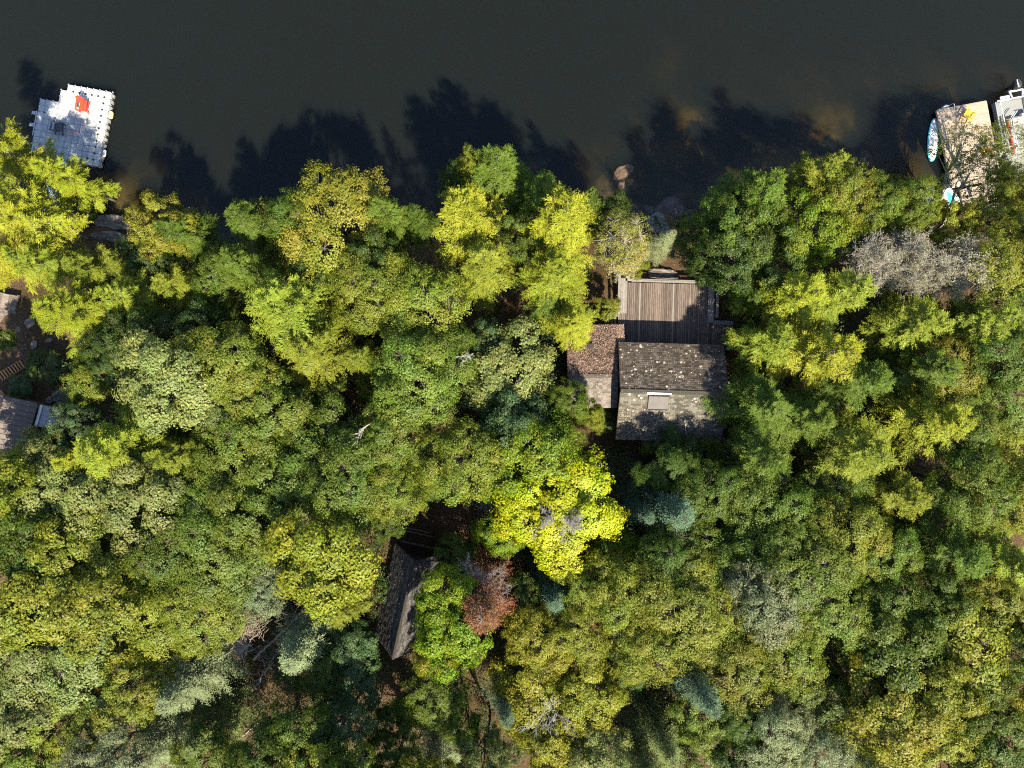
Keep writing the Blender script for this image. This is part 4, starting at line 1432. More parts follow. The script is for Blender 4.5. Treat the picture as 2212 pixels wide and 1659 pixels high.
def conifer(seed, R, H, base, nb, droop=.10, el0=-.15, el1=.55, sh_len=.20, sh_w=.06, dens=1.0, power=.75, wr_tw=.5, bark=None, flat=.28,
            mat=None, bare=0.0, lo=.5, hi=1.15, tilt=.32, whorl=0):
    """feathery conifer: plume branches carrying triangular fronds made of short shoots"""
    rng = np.random.default_rng(seed)
    segs = []
    s_, tp = curve((0, 0, -.6), (0, 0, H), .03 * R + .09, .015, 8, rng, .008)
    segs += s_
    P, N, U, Ln, T, A = [], [], [], [], [], []
    Hc = H - base
    zz = np.array([0, 0, 1.])
    for k in range(nb):
        t = ((k + rng.random()) / nb) ** .9
        az = k * 2.39996 + rng.normal(0, .35)
        if whorl:
            lev = k // whorl
            t = min(.985, ((lev + .5 + rng.normal(0, .06)) / (nb / whorl)) ** .9)
            az = lev * 1.1 + (k % whorl) * 2 * PI / whorl + rng.normal(0, .10)
        L_ = R * ((1 - t) ** power) * rng.uniform(lo, hi) + (.22 if not whorl else .10)
        el = el0 + (el1 - el0) * t + rng.normal(0, .10)
        d = np.array([math.cos(az) * math.cos(el), math.sin(az) * math.cos(el), math.sin(el)])
        sd = np.array([-math.sin(az), math.cos(az), 0])
        p0 = np.array([0, 0, base + Hc * t])
        def bpt(s):
            s = np.asarray(s)[..., None]
            return p0 + d * (L_ * s) + zz * (-droop * L_ * s * s) + sd * (.06 * L_ * np.sin(s * 5 + k))
        kk = 3
        bp = bpt(np.linspace(0, .9, kk + 1))
        rr = np.linspace(.010 * L_ + .010, .004, kk + 1)
        for i in range(kk):
            segs.append(np.concatenate([bp[i], bp[i + 1], [rr[i], rr[i + 1]]]))
        if rng.random() < bare: continue
        nt = max(3, int((2.5 + L_ * 4.2) * dens))
        bt_, ba_ = rng.random(), rng.random()
        btl = rng.normal(0, tilt * .6, 3)
        for sgn in (1, -1, 0):
            m_ = nt if sgn else 1
            ss = np.clip(np.linspace(.14, .96, m_) + rng.normal(0, .03, m_), .1, 1.0) if sgn else np.array([.82])
            tl_ = (wr_tw * L_ * (1 - ss) ** .7 * (.4 + .6 * np.minimum(ss * 3, 1)) + .26) * rng.uniform(.6, 1.25, m_)
            bp_ = bpt(ss)
            for q in range(m_):
                tip_ = ss[q]
                dir_ = d * (.85 if sgn else 1) + sd * sgn * rng.uniform(.55, .85) + zz * rng.uniform(-.2, .04) + rng.normal(0, .08, 3)
                dir_ /= np.linalg.norm(dir_)
                l_ = tl_[q] if sgn else .22 * L_ + .3
                side = np.cross(dir_, zz); side /= max(np.linalg.norm(side), 1e-6)
                ftl = btl + rng.normal(0, tilt * .7, 3)
                fn = zz + ftl
                side = side - zz * (side @ fn) / fn[2] * .7
                ft_ = rng.random()
                ns = max(3, int(l_ / .05 * dens))
                uu = (np.arange(ns) + rng.random(ns)) / ns
                alt = np.where(np.arange(ns) % 2 == 0, 1, -1)[:, None]
                sl_ = sh_len * (1.45 - uu) * rng.uniform(.7, 1.25, ns)
                ud = dir_ * .75 + side * alt * (.75 - .4 * uu)[:, None] + rng.normal(0, .12, (ns, 3))
                pos = bp_[q] + dir_ * (l_ * uu)[:, None] - zz * (.12 * l_ * uu ** 2)[:, None] + rng.normal(0, .012, (ns, 3))
                P.append(pos + nrm(ud) * (sl_ * .45)[:, None]); U.append(ud)
                N.append(fn[None] + rng.normal(0, flat, (ns, 3)) + d * .2)
                Ln.append(sl_)
                T.append(np.clip(.16 * bt_ + .16 * ft_ + .22 * uu + .30 * tip_ + .20 * rng.random(ns) - .04, 0, 1)); A.append(np.clip(.3 * ba_ + .35 * uu + .3 * rng.random(ns), 0, 1))  # tips lighter as new growth, interior darkened to imitate sunlit sprays over shade
    P, N, U, Ln, T, A = [np.concatenate(q) for q in (P, N, U, Ln, T, A)]
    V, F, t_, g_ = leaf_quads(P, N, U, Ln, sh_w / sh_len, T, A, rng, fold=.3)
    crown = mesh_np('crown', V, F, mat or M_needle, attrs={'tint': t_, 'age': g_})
    V, F = tubes(segs, 4)
    return dict(trunk=mesh_np('trunk', V, F, bark or M_bark, smooth=True), crown=crown, R=R, H=H, zc=base + Hc * .42, n=len(P))


def twiggy(seed, L_, levels, nchild, r0, spread=.8, up=.25, sides=4, squash=1.0, fine=0.5):
    """bare branching skeleton from the origin upwards -> segments"""
    rng = np.random.default_rng(seed)
    segs = []
    def grow(p, d, l, r, lev):
        k = 3
        q = p
        for i in range(k):
            d2 = d + rng.normal(0, .16, 3); d2 /= np.linalg.norm(d2)
            q2 = q + d2 * l / k
            segs.append(np.concatenate([q, q2, [r * (1 - i / k * .45), r * (1 - (i + 1) / k * .45)]]))
            q, d = q2, d2
            if lev > 0 and (i > 0 or lev < levels):
                for c in range(nchild):
                    e = d + rng.normal(0, spread, 3) + np.array([0, 0, up]); e /= np.linalg.norm(e)
                    grow(q, e, l * rng.uniform(.45, .72), max(r * fine, .005), lev - 1)
    grow(np.zeros(3), np.array([0, 0, 1.]), L_, r0, levels)
    S_ = np.array(segs)
    S_[:, 2] *= squash; S_[:, 5] *= squash
    return S_


PROTO = {}
PROTO['maple'] = [broad(101, 3.0, 11.5, 6.4, 18, .165, 28000, 20, cr=.15, lobe_r=.33, irregular=.24), broad(102, 3.0, 11.5, 6.0, 15, .165, 28000, 23, cr=.155, lobe_r=.37, irregular=.26),
                  broad(103, 3.0, 11.5, 6.8, 22, .16, 29000, 17, cr=.145, lobe_r=.30, irregular=.26)]
PROTO['birch'] = [broad(111, 2.8, 11.5, 6.4, 17, .115, 36000, 30, cr=.14, lobe_r=.42, irregular=.24), broad(112, 2.8, 11.5, 6.0, 14, .115, 36000, 34, cr=.14, lobe_r=.45, irregular=.26),
                  broad(113, 2.8, 11.5, 6.6, 20, .12, 36000, 26, cr=.135, lobe_r=.38, irregular=.28)]
PROTO['sparse'] = [broad(115, 2.6, 11.0, 5.5, 15, .14, 5200, 26, cr=.14, lobe_r=.48, bark=M_birchbark, irregular=.22)]
PROTO['oak'] = [broad(121, 3.0, 11.5, 6.0, 24, .14, 31000, 17, cr=.135, lobe_r=.28, irregular=.26), broad(122, 3.0, 11.5, 5.8, 22, .145, 31000, 19, cr=.135, lobe_r=.30, irregular=.26)]
PROTO['sapling'] = [broad(131, 1.3, 4.2, 2.8, 9, .15, 6500, 14, cr=.2, lobe_r=.42), broad(132, 1.3, 4.2, 2.4, 8, .14, 6500, 14, cr=.2, lobe_r=.45)]
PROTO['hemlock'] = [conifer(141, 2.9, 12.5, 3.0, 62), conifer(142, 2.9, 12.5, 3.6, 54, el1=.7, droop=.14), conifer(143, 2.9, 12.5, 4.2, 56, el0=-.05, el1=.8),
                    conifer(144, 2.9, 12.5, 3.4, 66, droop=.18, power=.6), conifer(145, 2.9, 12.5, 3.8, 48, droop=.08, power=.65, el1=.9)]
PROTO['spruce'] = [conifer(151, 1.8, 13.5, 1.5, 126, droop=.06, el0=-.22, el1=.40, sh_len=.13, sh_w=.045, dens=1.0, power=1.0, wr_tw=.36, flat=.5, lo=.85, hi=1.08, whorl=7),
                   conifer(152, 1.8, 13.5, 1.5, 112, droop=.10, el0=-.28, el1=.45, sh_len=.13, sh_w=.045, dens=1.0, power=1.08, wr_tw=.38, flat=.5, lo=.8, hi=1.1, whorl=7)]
PROTO['pine'] = [broad(161, 2.1, 10.0, 5.0, 16, .20, 22000, 14, cr=.16, lobe_r=.34, needle=True, wr=.16, irregular=.2)]
for k_, v_ in PROTO.items():
    for d_ in v_:
        pass

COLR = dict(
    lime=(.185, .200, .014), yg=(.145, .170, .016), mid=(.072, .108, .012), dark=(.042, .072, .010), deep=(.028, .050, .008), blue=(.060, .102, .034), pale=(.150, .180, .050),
    olive=(.105, .148, .017), gold=(.170, .182, .018), yellow=(.275, .31, .007), spruce=(.066, .108, .060), silver=(.145, .175, .085), fresh=(.130, .190, .009),
    rust=(.135, .055, .028), grey=(.20, .18, .13), moss=(.095, .118, .032))
CATN = dict(maple='broadleaf_tree', birch='birch_tree', sparse='birch_tree', oak='oak_tree', sapling='sapling', hemlock='conifer_tree', spruce='spruce_tree', pine='pine_tree')
CATS = dict(maple='tree', birch='tree', sparse='tree', oak='tree', sapling='sapling', hemlock='tree', spruce='tree', pine='tree')
trng = np.random.default_rng(77)
TCOUNT = {}


def tree(kind, px, py, rpx, apex, colr, label, root=None):
    """px,py,rpx: crown middle and radius as seen in the photograph; apex: height of the top above the lake"""
    lst = PROTO[kind]
    apex = apex + trng.uniform(-1.5, 1.5)
    i = TCOUNT.get(kind, 0); TCOUNT[kind] = i + 1
    pr = lst[i % len(lst)]
    zc = apex * pr['zc'] / pr['H']
    p = W(px, py, zc)
    z0 = max(gz(p.x, p.y), -.1)
    r = rpx / PXM * (CAM_H - zc) / CAM_H
    s = r / pr['R'] * 1.10
    hz_ = (apex - z0) / pr['H']
    t = empty(CATN[kind], (p.x, p.y, z0), label, CATS[kind], 'trees of the lakeside wood', rz=trng.uniform(0, 2 * PI))
    t.scale = (s, s, hz_)
    if root:                                              # leaning tree rooted on the shore
        b_ = Vector((root[0], root[1], gz(*root)))
        v_ = Vector((p.x, p.y, zc)) - b_
        t.location = b_
        t.rotation_euler = v_.to_track_quat('Z', 'Y').to_euler()
        t.scale = (s, s, v_.length / pr['zc'])
    mobj('trunk', pr['trunk'], t)
    c = mobj('crown', pr['crown'], t)
    k = trng.uniform(.86, 1.14)
    cc = COLR[colr]
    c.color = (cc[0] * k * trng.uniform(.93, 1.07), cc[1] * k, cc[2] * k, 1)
    return t

# ------------------------------------------------------------------ the trees, one line each
TREES = [
 # ---- left shore
 ('hemlock', 25, 335, 80, 11.5, 'lime', 'bright lime conifer at the left edge, just left of the floating dock'),
 ('hemlock', 150, 388, 66, 9.5, 'lime', 'lime conifer whose drooping branches hang over the floating dock corner'),
 ('hemlock', 55, 470, 95, 13, 'lime', 'broad lime yellow conifer at the left edge below the floating dock'),
 ('hemlock', 15, 560, 70, 13, 'lime', 'lime conifer at the left edge just above the weathered boardwalk'),
 ('hemlock', 112, 575, 58, 10.5, 'yg', 'yellow green conifer between the striped slab and the left edge'),
 ('sapling', 182, 462, 20, 2.4, 'mid', 'little green shrub growing on the orange rock ledge'),
 ('hemlock', 215, 590, 62, 9.5, 'yg', 'feathery conifer with bright upright tips just below the striped slab'),
 ('hemlock', 185, 680, 86, 13, 'lime', 'wide lime conifer with pointed sprays right of the dirt clearing'),
 ('hemlock', 300, 650, 62, 11, 'yg', 'yellow green conifer touching the wide lime one on its right'),
 ('oak', 345, 485, 58, 9.5, 'gold', 'golden leaved shore tree right of the striped slab'),
 ('hemlock', 415, 520, 68, 11, 'mid', 'dark green pointed shore conifer behind the small golden tree'),
 ('oak', 320, 545, 50, 8, 'dark', 'dark green low tree between golden shore tree and bright tipped conifer'),
 ('hemlock', 405, 628, 60, 11.5, 'yg', 'slim yellow green conifer below the dark pointed shore conifer'),
 ('birch', 470, 600, 45, 9.5, 'olive', 'olive leafy tree wedged between two conifers near the left shore'),
 ('hemlock', 560, 490, 72, 11.5, 'mid', 'dark green dense shore conifer left of the golden birch'),
 ('birch', 622, 470, 52, 11, 'mid', 'green leafy shore tree touching the left side of the golden birch'),
 ('birch', 715, 470, 105, 13, 'gold', 'large golden birch leaning over the lake shore'),
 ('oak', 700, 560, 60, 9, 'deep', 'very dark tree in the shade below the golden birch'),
 ('hemlock', 845, 480, 62, 11.5, 'mid', 'dark green shore conifer just right of the golden birch'),
 ('hemlock', 912, 485, 40, 11, 'mid', 'narrow green shore conifer between birch and tall lime conifer'),
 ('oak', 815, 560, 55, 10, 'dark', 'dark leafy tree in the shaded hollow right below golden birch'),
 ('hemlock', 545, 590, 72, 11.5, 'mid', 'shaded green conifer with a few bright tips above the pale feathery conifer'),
 ('hemlock', 640, 668, 108, 14, 'yg', 'big pale feathery conifer in the middle of the left half'),
 ('hemlock', 700, 765, 98, 13.5, 'yg', 'large pale feathery conifer directly below the big one'),
 ('hemlock', 800, 780, 52, 11, 'yg', 'smaller feathery conifer right of the large pale pair'),
 ('hemlock', 805, 845, 36, 8, 'yg', 'small isolated yellow green conifer just above the white dead branch'),
 ('birch', 800, 625, 78, 12.5, 'yg', 'speckled yellow green birch below the dark shaded hollow'),
 ('birch', 905, 655, 92, 13, 'yg', 'speckled yellow green birch left of the bare orange soil patch'),
 ('hemlock', 1075, 390, 78, 12, 'mid', 'dark green conifer standing furthest out on the middle shore'),
 ('hemlock', 985, 395, 48, 11, 'dark', 'dark conifer at the shore on the left of the furthest out one'),
 ('birch', 1012, 360, 26, 11.5, 'gold', 'small pale yellow treetop poking out at the middle shore'),
 ('hemlock', 1018, 485, 92, 14, 'lime', 'tall lime conifer left of the tallest shore pair'),
 ('hemlock', 1050, 590, 78, 13, 'yg', 'yellow green conifer right of the speckled birch, above the soil patch'),
 ('hemlock', 1165, 430, 70, 11.5, 'mid', 'dark green shore conifer behind the widest lime conifer'),
 ('hemlock', 1205, 500, 98, 14, 'lime', 'widest lime yellow conifer on the middle shore'),
 ('hemlock', 1195, 605, 85, 13, 'lime', 'lime conifer between the widest one and the leaf covered annex'),
 ('oak', 1110, 520, 55, 11, 'mid', 'green leafy tree filling the gap between the two tall lime conifers'),
 ('hemlock', 1265, 455, 45, 10, 'mid', 'green conifer on the shore to the left of the twiggy pale tree'),
 ('sparse', 1342, 520, 50, 11.5, 'gold', 'thin pale yellow tree with grey twigs showing left of the flat slab'),
 ('oak', 1325, 462, 40, 8, 'dark', 'low dark green shore tree left of the pinkish shore rock'),
 ('spruce', 1425, 530, 30, 7.5, 'silver', 'small silvery conifer between the slab and the deck'),
 ('birch', 1372, 568, 24, 7.0, 'yg', 'yellow green bush just above the left bench corner of the deck'),
 ('sapling', 1312, 668, 26, 5, 'yg', 'small bright bush left of the deck steps'),
 ('hemlock', 1232, 708, 58, 11, 'lime', 'round lime conifer hanging over the annex roof corner'),
 ('hemlock', 1180, 655, 42, 9.5, 'mid', 'green conifer tucked behind the round lime one by the annex'),
 # ---- around the cabin
 ('oak', 1592, 478, 68, 11.5, 'mid', 'deep green broad tree right of the rounded shore dome'),
 ('hemlock', 1615, 440, 78, 11.5, 'mid', 'deep green pointed conifer on the right shore bulge'),
 ('oak', 1590, 560, 66, 11, 'dark', 'dark green tree at the upper right corner of the deck'),
 ('oak', 1508, 505, 44, 6.5, 'mid', 'low deep green bushy tree beside the rounded shore dome'),
 ('oak', 1525, 575, 36, 6.5, 'dark', 'low dark bushy tree touching the upper right bench of the deck'),
 ('oak', 1650, 540, 75, 12, 'mid', 'green leafy tree in the shade right of the deck corner tree'),
 ('hemlock', 1745, 390, 66, 12.5, 'yg', 'sharp topped yellow green conifer furthest out on the right shore'),
 ('birch', 1815, 415, 62, 12, 'yg', 'round light green tree on the right shore beside the sharp conifer'),
 ('oak', 1745, 490, 72, 12.5, 'fresh', 'fresh green tree inland of the sharp topped shore conifer'),
 ('hemlock', 1602, 650, 36, 9, 'mid', 'shaded conifer hugging the right bench of the deck'),
 ('hemlock', 1690, 650, 92, 14, 'lime', 'lime yellow conifer right of the deck'),
 ('hemlock', 1790, 640, 75, 13.5, 'yg', 'yellow green conifer left of the grey leafless tree'),
 ('hemlock', 1640, 745, 68, 12, 'yg', 'bright tipped conifer at the right side of the cabin eaves'),
 ('hemlock', 1745, 765, 92, 14, 'lime', 'broad bright conifer two crowns right of the cabin'),
 ('hemlock', 1820, 820, 75, 13, 'mid', 'mid green conifer below the broad bright one'),
 ('hemlock', 1625, 880, 92, 13.5, 'mid', 'big shadowy conifer covering the lower right cabin corner'),
 ('hemlock', 1720, 900, 80, 13, 'mid', 'mid green conifer right of the big shadowy one'),
 ('hemlock', 1805, 965, 92, 13.5, 'yg', 'pale olive feathery conifer low down on the right of the cabin'),
 ('hemlock', 1620, 985, 78, 13.5, 'mid', 'greyish green conifer just below the cabin right corner'),
 ('pine', 1226, 868, 48, 10, 'mid', 'fluffy green pine covering the lower left of the annex'),
 ('pine', 1270, 895, 36, 9.5, 'yg', 'small yellow topped pine below the annex'),
 ('sapling', 1308, 905, 26, 5, 'mid', 'small round green bush at the foot of the annex corner'),
 ('sapling', 1415, 955, 34, 6, 'yg', 'light green bush against the lower cabin eave'),
 ('oak', 1455, 975, 42, 7.5, 'dark', 'dark bush in front of the lower cabin eave by the cable'),
 ('sapling', 1510, 985, 38, 6.5, 'mid', 'green bush at the lower right end of the cabin roof'),
 # ---- left middle
 ('birch', 490, 790, 82, 12.5, 'yg', 'yellow green leafy tree left of the large pale feathery pair'),
 ('maple', 372, 820, 98, 13, 'pale', 'pale green large leaved tree above the left feathery conifer'),
 ('oak', 250, 770, 58, 10, 'dark', 'dark green tree in the shade beside the dirt clearing'),
 ('maple', 205, 822, 48, 9, 'yg', 'small light green maple leaning over the white hull'),
 ('oak', 300, 730, 60, 10, 'dark', 'dark tree below the yellow green conifer near the dirt clearing'),
 ('oak', 420, 705, 55, 9.5, 'deep', 'very dark tree between slim conifer and yellow green leafy tree'),
 ('birch', 470, 668, 40, 9, 'olive', 'small olive tree left of the big pale feathery conifer'),
 ('sapling', 56, 836, 27, 5, 'blue', 'blue green bush beside the sunlit orange steps'),
 ('oak', 168, 918, 46, 8.5, 'blue', 'blue green dark tree over the grey porch roof'),
 ('sapling', 110, 790, 40, 5.5, 'dark', 'low dark green bush at the lower end of the dirt clearing'),
 ('sapling', 20, 735, 26, 5, 'mid', 'sunlit bush at the left edge under the boardwalk end'),
 ('hemlock', 300, 965, 105, 13.5, 'yg', 'broad yellow green feathery conifer right of the metal roof'),
 ('hemlock', 215, 985, 60, 12.5, 'lime', 'bright tipped conifer on the left flank of the broad feathery one'),
 ('hemlock', 420, 980, 65, 12, 'yg', 'yellow green conifer on the right flank of the broad feathery one'),
 ('maple', 95, 1015, 70, 11.5, 'pale', 'pale leaved maple just below the brown metal roof'),
 ('maple', -38, 1035, 78, 15.5, 'yg', 'tall maple mostly cut off by the left edge below the metal roof'),
 ('maple', 60, 1080, 85, 13.5, 'pale', 'pale leaved maple at the left edge, second below the metal roof'),
 ('maple', 190, 1075, 92, 13, 'pale', 'pale grey green maple below the bright tipped conifer'),
 ('maple', 320, 1085, 88, 12.5, 'pale', 'pale grey green broadleaf below the broad feathery conifer'),
 ('birch', 500, 890, 62, 12, 'pale', 'pale green fine leaved tree above the dark canopy patch'),
 # ---- dark central canopy
 ('oak', 590, 900, 82, 12, 'olive', 'dark olive broadleaf left of the white dead branch, nearest it on the upper side'),
 ('oak', 705, 925, 82, 12, 'mid', 'dark green broadleaf touching the white dead branch on its lower left'),
 ('birch', 520, 1000, 85, 12.5, 'olive', 'dark olive fine leaved tree right of the yellow green flank conifer'),
 ('oak', 640, 1020, 88, 12.5, 'olive', 'dark olive broadleaf in the middle of the shadowy canopy'),
 ('birch', 760, 1030, 85, 12.5, 'olive', 'olive fine leaved tree below the white dead branch'),
 ('birch', 845, 945, 72, 12, 'olive', 'olive speckled tree right of the white dead branch'),
 ('birch', 905, 830, 88, 13, 'olive', 'olive brown speckled birch left of the pale blue green maple'),
 ('birch', 965, 765, 55, 11.5, 'olive', 'brownish olive birch crown above the olive brown one'),
 ('birch', 850, 1050, 68, 12, 'yg', 'yellow green fine leaved tree above the dark soil gap'),
 ('birch', 1005, 990, 76, 13, 'yg', 'round yellow green birch left of the yellow maple'),
 ('birch', 930, 1010, 55, 12, 'olive', 'olive birch touching the round yellow green one'),
 ('maple', 1098, 800, 82, 12.5, 'pale', 'pale blue green maple right of the olive birches'),
 ('maple', 1105, 910, 68, 11.5, 'blue', 'blue green maple below the pale blue green one'),
 ('oak', 1050, 740, 45, 10, 'blue', 'dark blue green tree left of the bare orange soil patch'),
 ('oak', 560, 1095, 80, 12.5, 'olive', 'dark olive broadleaf above left of the bright lime maple'),
 ('birch', 455, 1090, 82, 12.5, 'olive', 'olive tree on the lower left rim of the shadowy canopy'),
 ('birch', 480, 1200, 92, 13, 'olive', 'olive yellow fine leaved tree left of the bright lime maple'),
 ('birch', 380, 1180, 80, 12.5, 'mid', 'green fine leaved tree on the left of the olive yellow one'),
 ('maple', 706, 1200, 106, 14, 'lime', 'large bright lime maple left of the dark shed'),
 ('oak', 835, 1118, 40, 11, 'mid', 'green tree at the upper left of the dark shed gable'),
 ('sapling', 836, 1275, 24, 5.5, 'dark', 'dark bush squeezed between the lime maple and the dark shed'),
 ('birch', 560, 1265, 60, 12, 'silver', 'silvery green tree between the lime maple and the dead twig pile'),
 ('hemlock', 752, 1292, 50, 11, 'yg', 'yellow green conifer below the lime maple beside the dark shed'),
 ('spruce', 678, 1370, 78, 12.5, 'silver', 'large silvery spruce pointing at the grey fallen trunk'),
 ('maple', 690, 1445, 48, 9.5, 'mid', 'green maple hanging below the silvery spruce'),
 ('maple', 770, 1395, 48, 9, 'blue', 'dark blue green maple at the left foot of the dark shed'),
 ('maple', 765, 1475, 55, 9.5, 'blue', 'dark blue green maple lower than the one at the shed foot'),
 # ---- lower left
 ('maple', 75, 1165, 82, 12.5, 'mid', 'green maple at the left edge level with the lime maple'),
 ('maple', 195, 1180, 85, 13, 'yg', 'yellow green maple third in from the left edge'),
 ('maple', 285, 1230, 72, 12.5, 'pale', 'pale green maple left of the fine leaved green tree'),
 ('maple', 95, 1290, 98, 13.5, 'yg', 'large yellow green maple near the left edge, upper of three'),
 ('maple', 215, 1315, 92, 13.5, 'yg', 'large yellow green maple right of the upper left edge maple'),
 ('birch', 335, 1320, 82, 13, 'yg', 'yellow speckled birch left of the dead twig pile'),
 ('birch', 440, 1310, 78, 13, 'yg', 'yellow olive birch touching the dead twig pile'),
 ('maple', 70, 1420, 95, 13.5, 'pale', 'large pale maple at the left edge, middle of three'),
 ('maple', 190, 1430, 88, 13.5, 'pale', 'pale maple right of the middle left edge maple'),
 ('oak', 285, 1480, 68, 12, 'yg', 'yellow green oak left of the blue grey fir'),
 ('maple', 55, 1530, 80, 13, 'pale', 'pale maple at the left edge, lower of three'),
 ('oak', 165, 1560, 78, 12.5, 'yg', 'yellow green oak near the lower left corner'),
 ('maple', 60, 1630, 78, 12.5, 'olive', 'olive maple in the lower left corner'),
 ('birch', 230, 1635, 72, 12.5, 'silver', 'silvery green tree at the bottom edge near the lower left corner'),
 ('spruce', 445, 1440, 78, 12.5, 'silver', 'blue grey fir left of the fallen trunk'),
 ('spruce', 375, 1575, 78, 12.5, 'silver', 'blue grey fir with outstretched branches near the bottom left'),
 ('spruce', 480, 1545, 62, 11, 'moss', 'dull green fir between the two blue grey firs and the dark gap'),
 ('oak', 455, 1635, 60, 11, 'mid', 'dark green broadleaf at the bottom edge right of the outstretched fir'),
 ('maple', 565, 1640, 68, 14, 'mid', 'green maple at the bottom edge left of the dark gap'),
 ('oak', 655, 1580, 66, 13, 'mid', 'dark glossy green tree near the bottom, right of the dark gap'),
 ('oak', 745, 1570, 62, 13, 'blue', 'dark blue green tree near the bottom below the shed'),
 ('oak', 690, 1655, 75, 13.5, 'yg', 'yellow green broadleaf at the bottom edge below the dark glossy tree'),
 ('oak', 595, 1698, 75, 15, 'yg', 'yellow green treetop cut by the bottom edge below the dark gap'),
 ('oak', 760, 1700, 75, 15, 'mid', 'green treetop cut by the bottom edge below the dark blue green tree'),
 ('maple', 905, 1705, 70, 15, 'yg', 'yellow green maple top cut by the bottom edge left of the pale green fir'),
 ('pine', 935, 1505, 66, 11, 'mid', 'rounded dark pine below the dark shed'),
 ('pine', 1000, 1560, 45, 10, 'mid', 'smaller rounded pine right of the rounded dark one'),
 ('spruce', 955, 1610, 50, 11, 'silver', 'pale green fir at the bottom edge below the rounded pines'),
 ('pine', 850, 1550, 44, 9.5, 'dark', 'dark narrow pine left of the rounded dark one'),
 ('pine', 845, 1640, 60, 12.5, 'dark', 'dark pine at the bottom edge below left of the rounded pines'),
 # ---- around the yellow maple
 ('maple', 966, 1285, 62, 14, 'fresh', 'fresh green maple right of the dark shed ridge'),
 ('maple', 984, 1358, 72, 14, 'fresh', 'fresh green maple between the dark shed and the rust red spruce'),
 ('maple', 945, 1400, 44, 11.5, 'lime', 'yellow leaved low maple at the lower end of the dark shed'),
 ('maple', 985, 1195, 42, 8.5, 'mid', 'small green maple by the shed porch'),
 ('maple', 1150, 975, 78, 12.5, 'fresh', 'fresh green maple at the upper left of the yellow maple'),
 ('maple', 1090, 1035, 56, 11, 'fresh', 'green maple at the left of the yellow maple top'),
 ('maple', 1320, 1185, 50, 10.5, 'fresh', 'fresh green maple at the lower right of the yellow maple'),
 ('maple', 1080, 1150, 45, 10, 'fresh', 'green maple crown between the yellow maple and the rust red spruce'),
 ('spruce', 1430, 1085, 78, 12.5, 'spruce', 'blue green spruce pointing down, right of the yellow maple'),
 ('spruce', 1372, 1090, 42, 11.5, 'spruce', 'narrow blue green spruce squeezed against the yellow maple'),
 ('pine', 1440, 1015, 62, 9.5, 'dark', 'dark bushy pine below the cabin'),
 ('birch', 1525, 1065, 60, 10.5, 'mid', 'green fine leaved tree right of the blue green spruce'),
 ('spruce', 1190, 1255, 62, 12, 'spruce', 'blue tipped spruce just below the yellow maple'),
 ('birch', 1255, 1265, 58, 11.5, 'yg', 'yellow green tree right of the blue tipped spruce'),
 ('birch', 1130, 1290, 50, 11, 'mid', 'green tree between the rust red spruce and the blue tipped spruce'),
 ('birch', 1160, 1370, 66, 12.5, 'lime', 'yellow green birch below the blue tipped spruce'),
 ('birch', 1250, 1360, 62, 12.5, 'yg', 'light green birch right of the yellow green one below the blue tipped spruce'),
 ('maple', 1170, 1500, 88, 12.5, 'lime', 'bright green yellow maple behind the bare grey snag'),
 ('maple', 1265, 1490, 70, 12, 'lime', 'yellow sunlit maple right of the bare grey snag'),
 ('maple', 1195, 1610, 62, 12, 'lime', 'yellow green maple at the bottom edge below the bare grey snag'),
 ('maple', 1285, 1625, 62, 12, 'pale', 'pale green maple at the bottom edge right of the bare grey snag'),
 ('oak', 1340, 1440, 52, 10, 'dark', 'dark green tree between the yellow sunlit maple and the leaning spruce'),
 ('spruce', 1096, 1480, 50, 11.5, 'spruce', 'dark blue spruce left of the bare grey snag'),
 ('oak', 1050, 1635, 55, 12.5, 'moss', 'dull green tree at the bottom edge left of centre gap'),
 # ---- centre right canopy
 ('birch', 1440, 1200, 72, 12, 'mid', 'green birch below the blue green spruce'),
 ('birch', 1350, 1265, 72, 12.5, 'yg', 'yellow green birch lower right of the yellow maple'),
 ('birch', 1460, 1300, 92, 13.5, 'gold', 'golden green birch in the middle of the right half canopy'),
 ('birch', 1405, 1385, 72, 13, 'yg', 'light yellow green birch left of the leaning spruce'),
 ('birch', 1545, 1230, 78, 12.5, 'olive', 'olive birch above the golden green one on its right'),
 ('birch', 1540, 1340, 66, 13, 'yg', 'yellow green birch right of the golden green one'),
 ('spruce', 1480, 1435, 62, 13.5, 'spruce', 'blue spruce leaning down right with a sharp tip'),
 ('birch', 1590, 1425, 82, 13, 'yg', 'yellow green birch right of the leaning blue spruce'),
 ('spruce', 1415, 1555, 58, 12.5, 'moss', 'dull green fir below the leaning blue spruce'),
 ('spruce', 1385, 1630, 62, 12.5, 'moss', 'dull green fir at the bottom edge right of centre'),
 ('oak', 1500, 1540, 56, 11, 'olive', 'olive tree right of the dull green fir'),
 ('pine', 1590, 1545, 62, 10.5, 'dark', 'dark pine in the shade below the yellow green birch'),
 ('oak', 1500, 1635, 60, 11, 'mid', 'green tree at the bottom edge right of the dull green firs'),
 ('oak', 1600, 1635, 60, 11, 'dark', 'dark tree at the bottom edge below the dark pine'),
 ('birch', 1640, 1085, 72, 11.5, 'mid', 'shaded green tree below the greyish green conifer'),
 ('birch', 1700, 1130, 72, 12, 'olive', 'olive tree two crowns below the pale olive conifer'),
 ('birch', 1790, 1075, 72, 12, 'olive', 'olive tree directly below the pale olive conifer'),
 ('birch', 1620, 1180, 72, 12.5, 'olive', 'olive tree right of the upper olive birch'),
 ('birch', 1730, 1220, 92, 13, 'olive', 'broad olive birch in the middle of the right canopy'),
 ('birch', 1645, 1290, 82, 13, 'silver', 'greyish green birch left of the broad olive one'),
 ('birch', 1800, 1160, 78, 12.5, 'yg', 'yellow olive tree right of the broad olive birch'),
 ('birch', 1790, 1310, 82, 13, 'olive', 'olive green birch below the broad olive one'),
